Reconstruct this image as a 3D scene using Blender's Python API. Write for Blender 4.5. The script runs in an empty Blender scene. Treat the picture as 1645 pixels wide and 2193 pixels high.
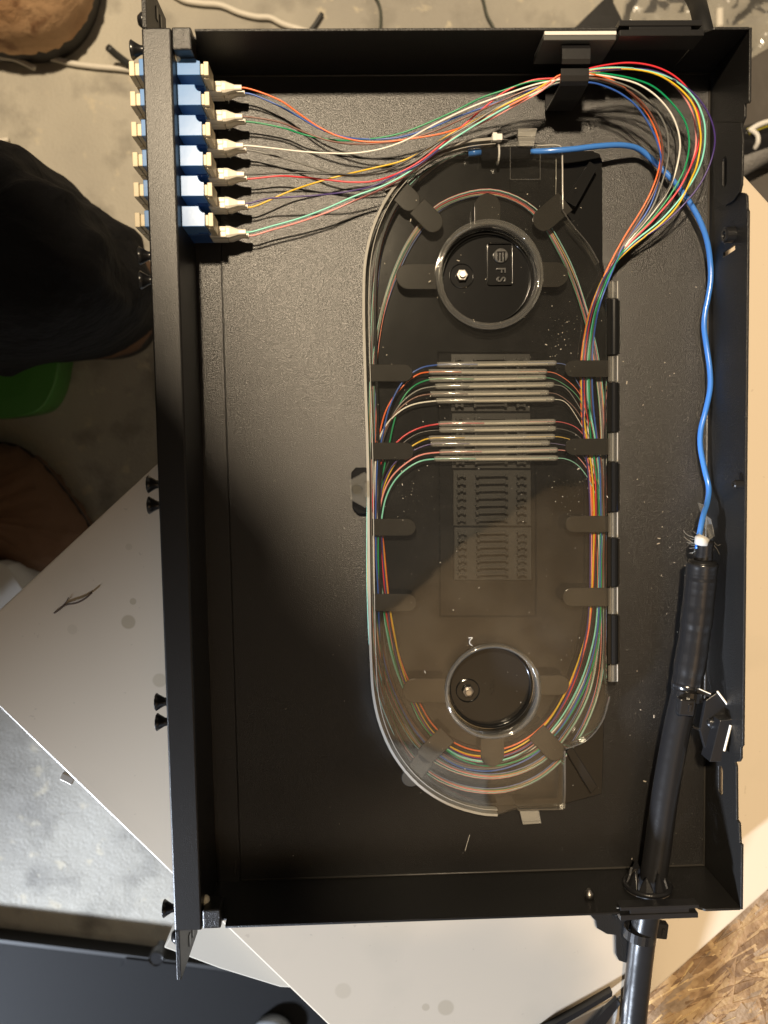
import bpy, bmesh, math, random
from mathutils import Vector, Matrix
import numpy as np
random.seed(7)
M = 0.001
scn = bpy.context.scene
COL = scn.collection
pi = math.pi

# ------------------------------------------------------------------ camera
FP = 1750.0
CP = (83.391, 230.515, 438.073)
AX, AY, AZ = -0.0642778, -0.0301248, -0.0186942
def rotm(ax, ay, az):
    return (Matrix.Rotation(az, 3, 'Z') @ Matrix.Rotation(ay, 3, 'Y') @ Matrix.Rotation(ax, 3, 'X'))
RC = rotm(AX, AY, AZ)
cam_d = bpy.data.cameras.new('camera'); cam = bpy.data.objects.new('camera', cam_d); COL.objects.link(cam)
cam.matrix_world = Matrix.Translation(Vector(CP) * M) @ RC.to_4x4()
cam_d.sensor_fit = 'VERTICAL'; cam_d.sensor_height = 36; cam_d.sensor_width = 27
cam_d.lens = FP / 2193 * 36
cam_d.clip_start = 0.01; cam_d.clip_end = 50
cam_d.dof.use_dof = True; cam_d.dof.focus_distance = 0.423; cam_d.dof.aperture_fstop = 7.4
scn.camera = cam

# ------------------------------------------------------------------ world and lamps
w = bpy.data.worlds.new('World'); scn.world = w; w.use_nodes = True
bg = w.node_tree.nodes['Background']; bg.inputs[0].default_value = (1.0, 0.84, 0.66, 1); bg.inputs[1].default_value = 0.28
def aim(o, tgt):
    o.rotation_euler = (Vector(tgt) * M - o.location).to_track_quat('-Z', 'Y').to_euler()
def lamp(name, kind, loc, tgt, power, color, **k):
    d = bpy.data.lights.new(name, kind); d.energy = power; d.color = color
    for a, b in k.items(): setattr(d, a, b)
    o = bpy.data.objects.new(name, d); COL.objects.link(o); o.location = Vector(loc) * M
    aim(o, tgt); return o
lamp('work_lamp', 'SPOT', (-80, 785, 1500), (150, 220, 0), 165, (1.0, 0.80, 0.55), shadow_soft_size=0.045, spot_size=math.radians(75), spot_blend=0.6)
lamp('door_light', 'SPOT', (-1500, -1300, 750), (50, -340, -120), 640, (0.76, 0.85, 1.0), shadow_soft_size=0.10, spot_size=math.radians(26.5), spot_blend=0.25)
lamp('added_uplight', 'AREA', (380, -650, 1450), (380, -660, 2300), 19, (1.0, 0.9, 0.78), size=0.3)  # added lamp, brightens the ceiling panels for their reflection in the lid
scn.view_settings.view_transform = 'Standard'; scn.view_settings.look = 'None'
scn.view_settings.exposure = 0.0; scn.view_settings.gamma = 1.0
scn.render.film_transparent = False
try:
    scn.cycles.max_bounces = 10; scn.cycles.transparent_max_bounces = 24
    scn.cycles.caustics_reflective = False; scn.cycles.caustics_refractive = False
except Exception: pass

# ------------------------------------------------------------------ projections: a pixel of the photo -> a point of the place (mm)
def ray(px, py): return RC @ Vector(((px - 822.5) / FP, -(py - 1096.5) / FP, -1.0))
def U(px, py, z=0.0):
    d = ray(px, py); t = (z - CP[2]) / d.z; return Vector(CP) + d * t
def UX(px, py, X):
    d = ray(px, py); t = (X - CP[0]) / d.x; return Vector(CP) + d * t
def UY(px, py, Y):
    d = ray(px, py); t = (Y - CP[1]) / d.y; return Vector(CP) + d * t

# ------------------------------------------------------------------ materials
def mk(name, col, rough=0.5, metal=0.0, spec=0.5, bump=None, vary=None, coat=0.0, sss=0.0, emis=None):
    m = bpy.data.materials.new(name); m.use_nodes = True; nt = m.node_tree; b = nt.nodes['Principled BSDF']
    b.inputs['Base Color'].default_value = (*col, 1); b.inputs['Roughness'].default_value = rough
    b.inputs['Metallic'].default_value = metal; b.inputs['Specular IOR Level'].default_value = spec
    if coat: b.inputs['Coat Weight'].default_value = coat; b.inputs['Coat Roughness'].default_value = 0.1
    if sss:
        b.inputs['Subsurface Weight'].default_value = sss; b.inputs['Subsurface Radius'].default_value = (0.002, 0.002, 0.002)
    tc = None
    if bump or vary: tc = nt.nodes.new('ShaderNodeTexCoord')
    if bump:
        prev = None
        for sc, dist, det in bump:
            n = nt.nodes.new('ShaderNodeTexNoise'); n.inputs['Scale'].default_value = sc; n.inputs['Detail'].default_value = det
            nt.links.new(tc.outputs['Object'], n.inputs['Vector'])
            bp = nt.nodes.new('ShaderNodeBump'); bp.inputs['Strength'].default_value = 1; bp.inputs['Distance'].default_value = dist
            nt.links.new(n.outputs['Fac'], bp.inputs['Height'])
            if prev: nt.links.new(prev.outputs['Normal'], bp.inputs['Normal'])
            prev = bp
        nt.links.new(prev.outputs['Normal'], b.inputs['Normal'])
    if vary:
        sock = None
        for sc, c2, lo, hi, det in vary:
            n = nt.nodes.new('ShaderNodeTexNoise'); n.inputs['Scale'].default_value = sc; n.inputs['Detail'].default_value = det
            nt.links.new(tc.outputs['Object'], n.inputs['Vector'])
            mr = nt.nodes.new('ShaderNodeMapRange'); mr.inputs[1].default_value = lo; mr.inputs[2].default_value = hi
            nt.links.new(n.outputs['Fac'], mr.inputs[0])
            mx = nt.nodes.new('ShaderNodeMix'); mx.data_type = 'RGBA'
            mx.inputs[6].default_value = (*col, 1); mx.inputs[7].default_value = (*c2, 1)
            if sock: nt.links.new(sock, mx.inputs[6])
            nt.links.new(mr.outputs[0], mx.inputs[0]); sock = mx.outputs[2]
        nt.links.new(sock, b.inputs['Base Color'])
    return m

def clear_plastic(name, tint=(0.93, 0.93, 0.92), haze=0.05, hazecol=(0.8, 0.78, 0.72), rough=0.03, gloss=1.0, scratch=True, ior=1.5):
    m = bpy.data.materials.new(name); m.use_nodes = True; nt = m.node_tree; nt.nodes.clear()
    out = nt.nodes.new('ShaderNodeOutputMaterial')
    tr = nt.nodes.new('ShaderNodeBsdfTransparent'); tr.inputs[0].default_value = (*tint, 1)
    gl = nt.nodes.new('ShaderNodeBsdfGlossy'); gl.inputs['Roughness'].default_value = rough; gl.inputs[0].default_value = (gloss, gloss, gloss, 1)
    df = nt.nodes.new('ShaderNodeBsdfDiffuse'); df.inputs[0].default_value = (*hazecol, 1)
    fr = nt.nodes.new('ShaderNodeFresnel'); fr.inputs[0].default_value = ior
    m1 = nt.nodes.new('ShaderNodeMixShader'); m1.inputs[0].default_value = haze
    m2 = nt.nodes.new('ShaderNodeMixShader')
    nt.links.new(tr.outputs[0], m1.inputs[1]); nt.links.new(df.outputs[0], m1.inputs[2])
    nt.links.new(fr.outputs[0], m2.inputs[0]); nt.links.new(m1.outputs[0], m2.inputs[1]); nt.links.new(gl.outputs[0], m2.inputs[2])
    nt.links.new(m2.outputs[0], out.inputs[0])
    if scratch:
        tc = nt.nodes.new('ShaderNodeTexCoord')
        n = nt.nodes.new('ShaderNodeTexNoise'); n.inputs['Scale'].default_value = 45; n.inputs['Detail'].default_value = 8; n.inputs['Roughness'].default_value = 0.75
        nt.links.new(tc.outputs['Object'], n.inputs['Vector'])
        mr = nt.nodes.new('ShaderNodeMapRange'); mr.inputs[1].default_value = 0.45; mr.inputs[2].default_value = 0.8
        mr.inputs[3].default_value = haze * 0.8; mr.inputs[4].default_value = haze * 2.0
        nt.links.new(n.outputs['Fac'], mr.inputs[0]); nt.links.new(mr.outputs[0], m1.inputs[0])
        n2 = nt.nodes.new('ShaderNodeTexNoise'); n2.inputs['Scale'].default_value = 30; n2.inputs['Detail'].default_value = 2
        nt.links.new(tc.outputs['Object'], n2.inputs['Vector'])
        bp = nt.nodes.new('ShaderNodeBump'); bp.inputs['Distance'].default_value = 0.00012; bp.inputs['Strength'].default_value = 1
        nt.links.new(n2.outputs['Fac'], bp.inputs['Height']); nt.links.new(bp.outputs[0], gl.inputs['Normal'])
    return m

POWDER = mk('black_powder_coat', (0.0085, 0.0078, 0.0072), 0.30, spec=0.70, bump=[(2300, 0.00019, 2), (4800, 0.00005, 1)])
BEAMP = mk('black_beam_paint', (0.0085, 0.0078, 0.0072), 0.36, spec=0.6, bump=[(2600, 0.00009, 2)])
POWDER2 = mk('black_powder_coat_fine', (0.011, 0.0105, 0.010), 0.42, spec=0.4, bump=[(1400, 0.00022, 2)])
BLKPL = mk('black_plastic', (0.012, 0.012, 0.013), 0.28, bump=[(500, 0.00003, 2)])
TONGUE = mk('smoky_plastic', (0.028, 0.026, 0.023), 0.14, spec=0.7)
TRAYPL = mk('black_gloss_plastic', (0.010, 0.010, 0.010), 0.14, spec=0.5, bump=[(60, 0.00006, 2)])
RUBBER = mk('black_cable_jacket', (0.012, 0.012, 0.013), 0.30, spec=0.3, bump=[(900, 0.00004, 2), (150, 0.0002, 1)])
TAPE = mk('black_electrical_tape', (0.012, 0.012, 0.013), 0.20, spec=0.7, bump=[(120, 0.00008, 2)])
BLUEPL = mk('blue_adapter_plastic', (0.12, 0.28, 0.62), 0.21, spec=0.55, bump=[(120, 0.00003, 2)])
DARKBLUE = mk('dark_blue_adapter_plastic', (0.03, 0.10, 0.32), 0.30, spec=0.5)
CREAM = mk('cream_dust_cap', (0.76, 0.66, 0.47), 0.45, sss=0.0)
CONN = mk('beige_connector', (0.80, 0.75, 0.64), 0.38)
BUFFER = mk('blue_buffer_tube', (0.05, 0.19, 0.58), 0.22, spec=0.6)
WHITEPL = mk('white_plastic', (0.72, 0.70, 0.66), 0.35)
STEEL = mk('steel', (0.62, 0.58, 0.52), 0.3, metal=1.0)
DARKSTEEL = mk('dark_steel', (0.30, 0.28, 0.26), 0.35, metal=1.0)
CONCRETE = mk('concrete', (0.295, 0.275, 0.235), 0.62, spec=0.4, bump=[(14, 0.003, 8), (420, 0.0006, 4)],
              vary=[(5, (0.43, 0.40, 0.33), 0.40, 0.66, 6), (26, (0.20, 0.185, 0.155), 0.52, 0.72, 8), (70, (0.46, 0.41, 0.31), 0.62, 0.72, 4)])
BOOT = mk('tan_suede', (0.47, 0.29, 0.155), 0.8, bump=[(500, 0.0004, 4), (16, 0.012, 4)], vary=[(12, (0.36, 0.20, 0.095), 0.48, 0.62, 8), (35, (0.22, 0.11, 0.05), 0.60, 0.68, 5)])
SOLE = mk('dark_rubber_sole', (0.02, 0.017, 0.015), 0.6)
COVERM = mk('black_cover_paint', (0.0085, 0.0085, 0.0088), 0.6, spec=0.12, bump=[(1400, 0.0001, 2)])
CLOTH = mk('black_cloth', (0.006, 0.006, 0.007), 0.9, spec=0.2, bump=[(30, 0.012, 4), (1500, 0.0003, 2)])
SKIN = mk('skin', (0.45, 0.25, 0.17), 0.5)
GREEN = mk('green_plastic', (0.05, 0.19, 0.03), 0.4, bump=[(40, 0.001, 2)])
GREYFAB = mk('dark_grey_sheet', (0.075, 0.065, 0.055), 0.6, bump=[(20, 0.004, 3)])
STRING = mk('white_cord', (0.62, 0.58, 0.50), 0.5, bump=[(900, 0.0003, 2)])
HOLDER = mk('splice_holder_plastic', (0.035, 0.034, 0.032), 0.28)
LID = clear_plastic('clear_lid_plastic', haze=0.005)
LIDRIM = clear_plastic('clear_rim_plastic', haze=0.07, tint=(0.90, 0.90, 0.88), rough=0.06, scratch=False, hazecol=(0.75, 0.72, 0.66))
EDGEPL = clear_plastic('clear_edge_plastic', haze=0.42, tint=(0.9, 0.9, 0.88), rough=0.08, scratch=False, hazecol=(0.8, 0.77, 0.7))
CLIP = clear_plastic('translucent_clip_plastic', haze=0.2, tint=(0.9, 0.9, 0.88), rough=0.08, scratch=False)
RING = clear_plastic('clear_ring_plastic', haze=0.065, tint=(0.88, 0.88, 0.86), rough=0.05, scratch=False, ior=1.6)
CLEAR = clear_plastic('clear_clip_plastic', haze=0.045, rough=0.06, scratch=False)
SLEEVE = clear_plastic('clear_sleeve_plastic', haze=0.27, rough=0.08, scratch=False, tint=(0.9, 0.9, 0.9))
FILM = clear_plastic('crumpled_plastic_film', haze=0.10, rough=0.12, scratch=False, gloss=1.0, ior=1.5)

# ------------------------------------------------------------------ geometry helpers (all in mm)
def link(o, parent=None):
    COL.objects.link(o)
    if parent is not None: o.parent = parent
    return o
def finish(name, bm, mat, parent=None, smooth=False, bevel=0, off=(0, 0, 0)):
    me = bpy.data.meshes.new(name)
    bmesh.ops.recalc_face_normals(bm, faces=bm.faces)
    T = Matrix.Scale(M, 4) @ Matrix.Translation(-Vector(off))
    bm.transform(T); bm.to_mesh(me); bm.free()
    if smooth:
        for p in me.polygons: p.use_smooth = True
    if mat: me.materials.append(mat)
    o = bpy.data.objects.new(name, me); link(o, parent)
    if bevel:
        b = o.modifiers.new('bevel', 'BEVEL'); b.width = bevel * M; b.segments = 2; b.limit_method = 'ANGLE'
    return o
def off_of(parent):
    return tuple(parent.matrix_basis.translation / M) if parent is not None and parent.get('is_root') else (0, 0, 0)
ROOTS = {}
def root(name, label, cat, loc, group=None):
    o = bpy.data.objects.new(name, None); COL.objects.link(o); o.empty_display_size = 0.01
    o.location = Vector(loc) * M; ROOTS[o.name] = Vector(loc)
    tag(o, label, cat, group); return o
def tag(o, label, cat, group=None):
    o['label'] = label; o['category'] = cat
    if group: o['group'] = group
    return o
def worldoff(parent):
    v = Vector((0, 0, 0)); p = parent
    while p is not None:
        v += ROOTS.get(p.name, Vector((0, 0, 0))); p = p.parent
    return v
def put(name, bm, mat, parent=None, smooth=False, bevel=0):
    return finish(name, bm, mat, parent, smooth, bevel, worldoff(parent) if parent is not None else (0, 0, 0))
def new(): return bmesh.new()
def box(bm, a, b):
    x0, y0, z0 = a; x1, y1, z1 = b
    v = [bm.verts.new(p) for p in ((x0, y0, z0), (x1, y0, z0), (x1, y1, z0), (x0, y1, z0), (x0, y0, z1), (x1, y0, z1), (x1, y1, z1), (x0, y1, z1))]
    for f in ((3, 2, 1, 0), (4, 5, 6, 7), (0, 1, 5, 4), (1, 2, 6, 5), (2, 3, 7, 6), (3, 0, 4, 7)): bm.faces.new([v[i] for i in f])
    return bm
def obox(bm, c, ux, uy, uz):
    c, ux, uy, uz = map(Vector, (c, ux, uy, uz)); v = []
    for sz in (-1, 1):
        for sx, sy in ((-1, -1), (1, -1), (1, 1), (-1, 1)): v.append(bm.verts.new(c + ux * sx + uy * sy + uz * sz))
    for f in ((3, 2, 1, 0), (4, 5, 6, 7), (0, 1, 5, 4), (1, 2, 6, 5), (2, 3, 7, 6), (3, 0, 4, 7)): bm.faces.new([v[i] for i in f])
    return bm
def prism(bm, pts, d):
    d = Vector(d); a = [bm.verts.new(Vector(p)) for p in pts]; b = [bm.verts.new(Vector(p) + d) for p in pts]; n = len(a)
    bm.faces.new(a[::-1]); bm.faces.new(b)
    for i in range(n): bm.faces.new((a[i], a[(i + 1) % n], b[(i + 1) % n], b[i]))
    return bm
def slab(bm, pxs, z0, z1):          # outline given in photo pixels at height z1, straight down to z0
    return prism(bm, [(*U(x, y, z1).xy, z0) for x, y in pxs], (0, 0, z1 - z0))
def catmull(P, n=6, closed=False):
    P = [Vector(p) for p in P]; out = []
    N = len(P)
    rng = range(N if closed else N - 1)
    for i in rng:
        if closed: p0, p1, p2, p3 = P[(i - 1) % N], P[i], P[(i + 1) % N], P[(i + 2) % N]
        else:
            p1, p2 = P[i], P[i + 1]; p0 = P[i - 1] if i else p1 * 2 - p2; p3 = P[i + 2] if i + 2 < N else p2 * 2 - p1
        t0 = 0; t1 = t0 + max((p1 - p0).length, 1e-4) ** .5; t2 = t1 + max((p2 - p1).length, 1e-4) ** .5; t3 = t2 + max((p3 - p2).length, 1e-4) ** .5
        for k in range(n):
            t = t1 + (t2 - t1) * k / n
            a1 = p0 * ((t1 - t) / (t1 - t0)) + p1 * ((t - t0) / (t1 - t0)); a2 = p1 * ((t2 - t) / (t2 - t1)) + p2 * ((t - t1) / (t2 - t1)); a3 = p2 * ((t3 - t) / (t3 - t2)) + p3 * ((t - t2) / (t3 - t2))
            b1 = a1 * ((t2 - t) / (t2 - t0)) + a2 * ((t - t0) / (t2 - t0)); b2 = a2 * ((t3 - t) / (t3 - t1)) + a3 * ((t - t1) / (t3 - t1))
            out.append(b1 * ((t2 - t) / (t2 - t1)) + b2 * ((t - t1) / (t2 - t1)))
    if not closed: out.append(P[-1])
    return out
def sweep(bm, P, r, seg=8, closed=False, flat=None):
    """tube along P (Vectors); r number or list; flat=(a,b) gives an elliptical section"""
    n = len(P); rings = []
    T = [((P[(i + 1) % n] if closed or i + 1 < n else P[i]) - (P[(i - 1) % n] if closed or i else P[i])).normalized() for i in range(n)]
    up = Vector((0, 0, 1)); 
    if abs(T[0].dot(up)) > 0.95: up = Vector((1, 0, 0))
    N = (up - T[0] * up.dot(T[0])).normalized()
    for i in range(n):
        N = (N - T[i] * N.dot(T[i])).normalized(); B = T[i].cross(N); rr = r[i] if isinstance(r, (list, tuple)) else r
        fa, fb = flat or (1, 1)
        rings.append([bm.verts.new(P[i] + (N * math.cos(2 * pi * k / seg) * fa + B * math.sin(2 * pi * k / seg) * fb) * rr) for k in range(seg)])
    for i in range(n if closed else n - 1):
        a, b = rings[i], rings[(i + 1) % n]
        for k in range(seg): bm.faces.new((a[k], a[(k + 1) % seg], b[(k + 1) % seg], b[k]))
    if not closed: bm.faces.new(rings[0][::-1]); bm.faces.new(rings[-1])
    return bm
def tube(name, pts, r, mat, parent=None, seg=8, n=6, closed=False):
    """pts: (px,py,z) photo traces"""
    P = catmull([U(*p) for p in pts], n, closed); return put(name, sweep(new(), P, r, seg, closed), mat, parent, smooth=True)
def lathe(bm, prof, c, axis='z', seg=32):
    c = Vector(c); rings = []
    for r, h in prof:
        ring = []
        for k in range(seg):
            a = 2 * pi * k / seg; u, v = r * math.cos(a), r * math.sin(a)
            p = {'z': (u, v, h), 'x': (h, u, v), 'y': (u, h, v)}[axis]; ring.append(bm.verts.new(c + Vector(p)))
        rings.append(ring)
    for a, b in zip(rings, rings[1:]):
        for k in range(seg): bm.faces.new((a[k], a[(k + 1) % seg], b[(k + 1) % seg], b[k]))
    if prof[0] == prof[-1]: return bm
    if prof[0][0] > 1e-6: bm.faces.new(rings[0][::-1])
    if prof[-1][0] > 1e-6: bm.faces.new(rings[-1])
    return bm
def holed(name, outer, holes, depth, frame, mat, parent=None, bevel=0):
    """flat plate with holes: 2-D outline in mm, frame = (origin, ux, uy, uz); thickness depth along +uz"""
    cu = bpy.data.curves.new('tmp', 'CURVE'); cu.dimensions = '2D'; cu.fill_mode = 'BOTH'; cu.extrude = depth / 2
    for pl in [outer] + holes:
        s = cu.splines.new('POLY'); s.points.add(len(pl) - 1); s.use_cyclic_u = True
        for q, (x, y) in zip(s.points, pl): q.co = (x, y, 0, 1)
    t = bpy.data.objects.new('tmp', cu); me = bpy.data.meshes.new_from_object(t)
    bm = new(); bm.from_mesh(me); bpy.data.meshes.remove(me); bpy.data.objects.remove(t); bpy.data.curves.remove(cu)
    bmesh.ops.remove_doubles(bm, verts=bm.verts, dist=1e-4)
    o, ux, uy, uz = map(Vector, frame)
    for v in bm.verts: v.co = o + ux * v.co.x + uy * v.co.y + uz * (v.co.z + depth / 2)
    return put(name, bm, mat, parent, bevel=bevel)
def rrect(x0, y0, x1, y1, r, n=5):
    out = []
    for cx, cy, a in ((x1 - r, y1 - r, 0), (x0 + r, y1 - r, 90), (x0 + r, y0 + r, 180), (x1 - r, y0 + r, 270)):
        for k in range(n + 1):
            t = math.radians(a + 90 * k / n); out.append((cx + r * math.cos(t), cy + r * math.sin(t)))
    return out
def text_mesh(s, size, depth):
    cu = bpy.data.curves.new('tmp', 'FONT'); cu.body = s; cu.size = size; cu.extrude = depth / 2; cu.align_x = 'CENTER'; cu.align_y = 'CENTER'; cu.offset = 0.08
    t = bpy.data.objects.new('tmp', cu); me = bpy.data.meshes.new_from_object(t)
    bm = new(); bm.from_mesh(me); bpy.data.meshes.remove(me); bpy.data.objects.remove(t); bpy.data.curves.remove(cu); return bm
def dome(bm, outline, z0, prof, center=None, noise=0.0, seed=0):
    """closed outline (list of xy) raised through rows of (scale, z)"""
    rnd = random.Random(seed); n = len(outline); c = Vector(center) if center else sum((Vector(p[:2]) for p in outline), Vector((0, 0))) / n
    rows = []
    for s, z in prof:
        rows.append([bm.verts.new((c.x + (x - c.x) * s + rnd.uniform(-noise, noise), c.y + (y - c.y) * s + rnd.uniform(-noise, noise), z0 + z + rnd.uniform(-noise, noise))) for x, y in [p[:2] for p in outline]])
    for a, b in zip(rows, rows[1:]):
        for k in range(n): bm.faces.new((a[k], a[(k + 1) % n], b[(k + 1) % n], b[k]))
    bm.faces.new(rows[0][::-1]); bm.faces.new(rows[-1]); return bm
def structure(o): o['kind'] = 'structure'; return o

# ------------------------------------------------------------------ the setting
ZF = -250.0
bm = new(); box(bm, (-2500, -2500, ZF - 60), (2500, 2500, ZF)); structure(put('floor', bm, CONCRETE))
CEIL = mk('dark_ceiling_boards', (0.05, 0.045, 0.04), 0.8, vary=[(3, (0.10, 0.085, 0.07), 0.4, 0.6, 4)])
bm = new(); box(bm, (-2500, -2500, 2300), (2500, 2500, 2340)); structure(put('ceiling', bm, CEIL))
CPLY = mk('ceiling_plywood', (0.42, 0.30, 0.17), 0.8, vary=[(9, (0.30, 0.20, 0.10), 0.4, 0.6, 5)])
CGREY = mk('ceiling_grey_panel', (0.62, 0.62, 0.60), 0.8, vary=[(5, (0.36, 0.34, 0.31), 0.4, 0.6, 3)])
# pale board
BOARD = mk('white_board_laminate', (0.585, 0.495, 0.38), 0.33, spec=0.45, bump=[(6, 0.0006, 2)], vary=[(14, (0.53, 0.455, 0.35), 0.55, 0.75, 5), (260, (0.5, 0.42, 0.32), 0.73, 0.76, 2)])
def add_spots(m, spots):
    nt = m.node_tree; b = nt.nodes['Principled BSDF']; tc = nt.nodes.new('ShaderNodeTexCoord')
    for (x, y, r, c, k) in spots:
        src = b.inputs['Base Color'].links[0].from_socket
        vd = nt.nodes.new('ShaderNodeVectorMath'); vd.operation = 'DISTANCE'; vd.inputs[1].default_value = (x * M, y * M, -1.5 * M)
        nt.links.new(tc.outputs['Object'], vd.inputs[0])
        mr = nt.nodes.new('ShaderNodeMapRange'); mr.inputs[1].default_value = r * M; mr.inputs[2].default_value = r * 0.8 * M; mr.inputs[3].default_value = 0; mr.inputs[4].default_value = k
        nt.links.new(vd.outputs['Value'], mr.inputs[0])
        mx = nt.nodes.new('ShaderNodeMix'); mx.data_type = 'RGBA'; nt.links.new(src, mx.inputs[6]); mx.inputs[7].default_value = (*c, 1)
        nt.links.new(mr.outputs[0], mx.inputs[0]); nt.links.new(mx.outputs[2], b.inputs['Base Color'])
sp = []
for px, py, r, k in ((275, 1332, 4.2, 0.55), (342, 1457, 4.2, 0.4), (285, 1288, 2.0, 0.5), (735, 2122, 5, .2), (955, 2158, 5, .35), (912, 2157, 2.4, .35), (1628, 1600, 6, -.0), (276, 1171, 2.0, .25), (155, 1348, 3, .2)):
    p = U(px, py, -1.5); sp.append((p.x, p.y, r, (0.30, 0.24, 0.15), k))
add_spots(BOARD, sp)
quad = [(-112, 1409), (998, 2481), (2388, 1248), (1323, 77)]
b = put('white_board', slab(new(), quad, -10, -1.5), BOARD, bevel=1.2); tag(b, 'large cream white laminated board lying under the black rack tray', 'board')
# oriented strand board with real strands
OSB = mk('osb_base', (0.24, 0.155, 0.085), 0.7, vary=[(40, (0.15, 0.09, 0.045), 0.4, 0.6, 5)], bump=[(200, 0.0008, 4)])
osb = root('strand_board', 'brown oriented strand board with coarse wood flakes below the lower right corner', 'wood board', U(1600, 2100, -12))
put('panel', slab(new(), [(1150, 2300), (1290, 2160), (1500, 1990), (1700, 1820), (1900, 1750), (2000, 2400), (1300, 2500)], -26, -12.5), OSB, osb)
smats = [mk('strand_%s' % k, c, 0.6, vary=[(90, d, 0.42, 0.62, 6)], bump=[(400, 0.0006, 4)]) for k, c, d in (
    ('tan', (0.33, 0.21, 0.11), (0.20, 0.12, 0.06)), ('honey', (0.40, 0.27, 0.14), (0.25, 0.155, 0.075)), ('brown', (0.22, 0.135, 0.07), (0.13, 0.075, 0.04)), ('grey', (0.30, 0.215, 0.14), (0.19, 0.13, 0.08)), ('pale', (0.55, 0.40, 0.20), (0.34, 0.22, 0.10)))]
rs = random.Random(3); bms = [new() for _ in smats]
for i in range(950):
    px = rs.uniform(1240, 1720); py = rs.uniform(1850, 2270)
    if py < 1908 - .887 * (px - 1645) + 14: continue
    c = U(px, py, -12); ang = math.radians(rs.gauss(40, 17)); 
    if rs.random() < .08: ang = rs.uniform(0, pi)
    kind = rs.choices(range(5), (30, 22, 22, 20, 16))[0]
    L = rs.uniform(7, 30) * (0.55 if kind == 4 else 1); W = rs.uniform(1.0, 4.4) * (0.22 if kind == 4 else 1)
    u = Vector((math.cos(ang), math.sin(ang), 0)); v = Vector((-u.y, u.x, 0)); z = -12 + rs.uniform(-.25, .5)
    tilt = rs.uniform(-.35, .35); pts = []
    m_ = 5
    for k in range(m_ + 1): pts.append(c.xy.to_3d() + u * (-L + 2 * L * k / m_) + v * (W + rs.uniform(-.5, .4) * W * .5))
    for k in range(m_, -1, -1): pts.append(c.xy.to_3d() + u * (-L + 2 * L * k / m_) - v * (W + rs.uniform(-.5, .4) * W * .5))
    pts = [(p.x, p.y, z + tilt * ((p - c.xy.to_3d()).dot(v)) / max(W, .1)) for p in pts]
    prism(bms[kind], pts, (0, 0, -1.2))
for bmk, mt in zip(bms, smats):
    o = put('wood_strand', bmk, mt, osb); o['kind'] = 'stuff'

# ------------------------------------------------------------------ rack tray
D, W, H = 272.0, 430.0, 43.0
tray = root('rack_tray', 'open black powder coated metal rack tray filling the middle of the picture', 'rack tray', (130, 215, -1.4))
put('floor_pan', box(new(), (13.5, -1, -.62), (D + 1, W + 1, 0)), POWDER, tray, bevel=0.25)
put('floor_lip', box(new(), (-1, -1, -.62), (13.1, W + 1, 0.15)), POWDER, tray, bevel=0.25)
put('base_sheet', box(new(), (-1, -1, -1.3), (D + 1, W + 1, -.63)), POWDER2, tray)
# side wall (top of picture)
def xz(px, py, Y): p = UY(px, py, Y); return (p.x, p.z)
gx0, gx1 = U(1325, 80, 43).x, U(1507, 80, 43).x
wx = U(417, 66, 43).x
bm = new(); prism(bm, [(.4, W, .1), (gx0 - .6, W, .1), (gx0 - .6, W, H), (wx, W, H), (wx - .5, W, H - 7), (.4, W, H - 7)], (0, 1.3, 0)); put('side_wall', bm, POWDER2, tray, bevel=0.3)
bm = new(); prism(bm, [(gx0 - .5, W, .1), (gx1 + .6, W, .1), (gx1 + .6, W, 30), (gx0 - .5, W, 30)], (0, 1.3, 0)); put('side_wall', bm, POWDER2, tray, bevel=0.3)
bm = new(); prism(bm, [(gx1 + .7, W, .1), (D, W, .1), (D, W, H), (gx1 + 5, W, H), (gx1 + 1.5, W, H - 3)], (0, 1.3, 0)); put('side_wall', bm, POWDER2, tray, bevel=0.3)
# side wall (bottom of picture), with a round cable opening
hx0, hx1 = U(1328, 1950, 43).x, U(1495, 1950, 43).x
cabx = U(1388, 1935, 22).x
outer = [(.4, .1), (D, .1), (D, H), (hx1 + 4, H), (hx1 + 1, H - 2), (hx1 + .5, H - 6), (hx0 - .5, H - 6), (hx0 - .5, H), (U(482, 1980, 43).x, H), (U(482, 1980, 43).x - .5, H - 7), (.4, H - 7)]
circ = [(cabx + 12 * math.cos(t * pi / 12), 21 + 12 * math.sin(t * pi / 12)) for t in range(24)]
holed('side_wall', outer, [circ], 1.3, ((0, 0, 0), (1, 0, 0), (0, 0, 1), (0, -1, 0)), POWDER2, tray, bevel=0.25)
# rear wall, profile read off against the plane x = D
prof = [(1606, 61), (1606, 215), (1601, 222), (1594, 222), (1594, 250), (1586, 272), (1587, 395), (1583, 412), (1594, 414), (1598, 420), (1599, 448), (1605, 450), (1604, 700), (1602, 1100), (1596, 1560), (1596, 1600), (1586, 1601), (1586, 1624), (1582, 1631), (1573, 1632), (1576, 1640), (1577, 1755), (1582, 1762), (1584, 1805), (1589, 1810), (1588, 1946)]
pp = [(UX(x, y, D).y, min(UX(x, y, D).z, H)) for x, y in prof]
outer = [(W + 1, .1), (W + 1, H)] + pp[1:-1] + [(-1, H), (-1, .1)]
def slot(px, py0, py1, w_=2.6):
    a = UX(px, py0, D); b_ = UX(px, py1, D); r = w_ / 2; y0, y1 = sorted((a.y, b_.y)); z = (a.z + b_.z) / 2
    return rrect(y0, z - w_, y1, z + w_, r * 1.7)
q0, q1 = UX(1549, 546, D), UX(1574, 529, D)
dd = Vector((q1.y - q0.y, q1.z - q0.z)).normalized() * 1; nn = Vector((-dd.y, dd.x)) * 1.3
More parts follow.
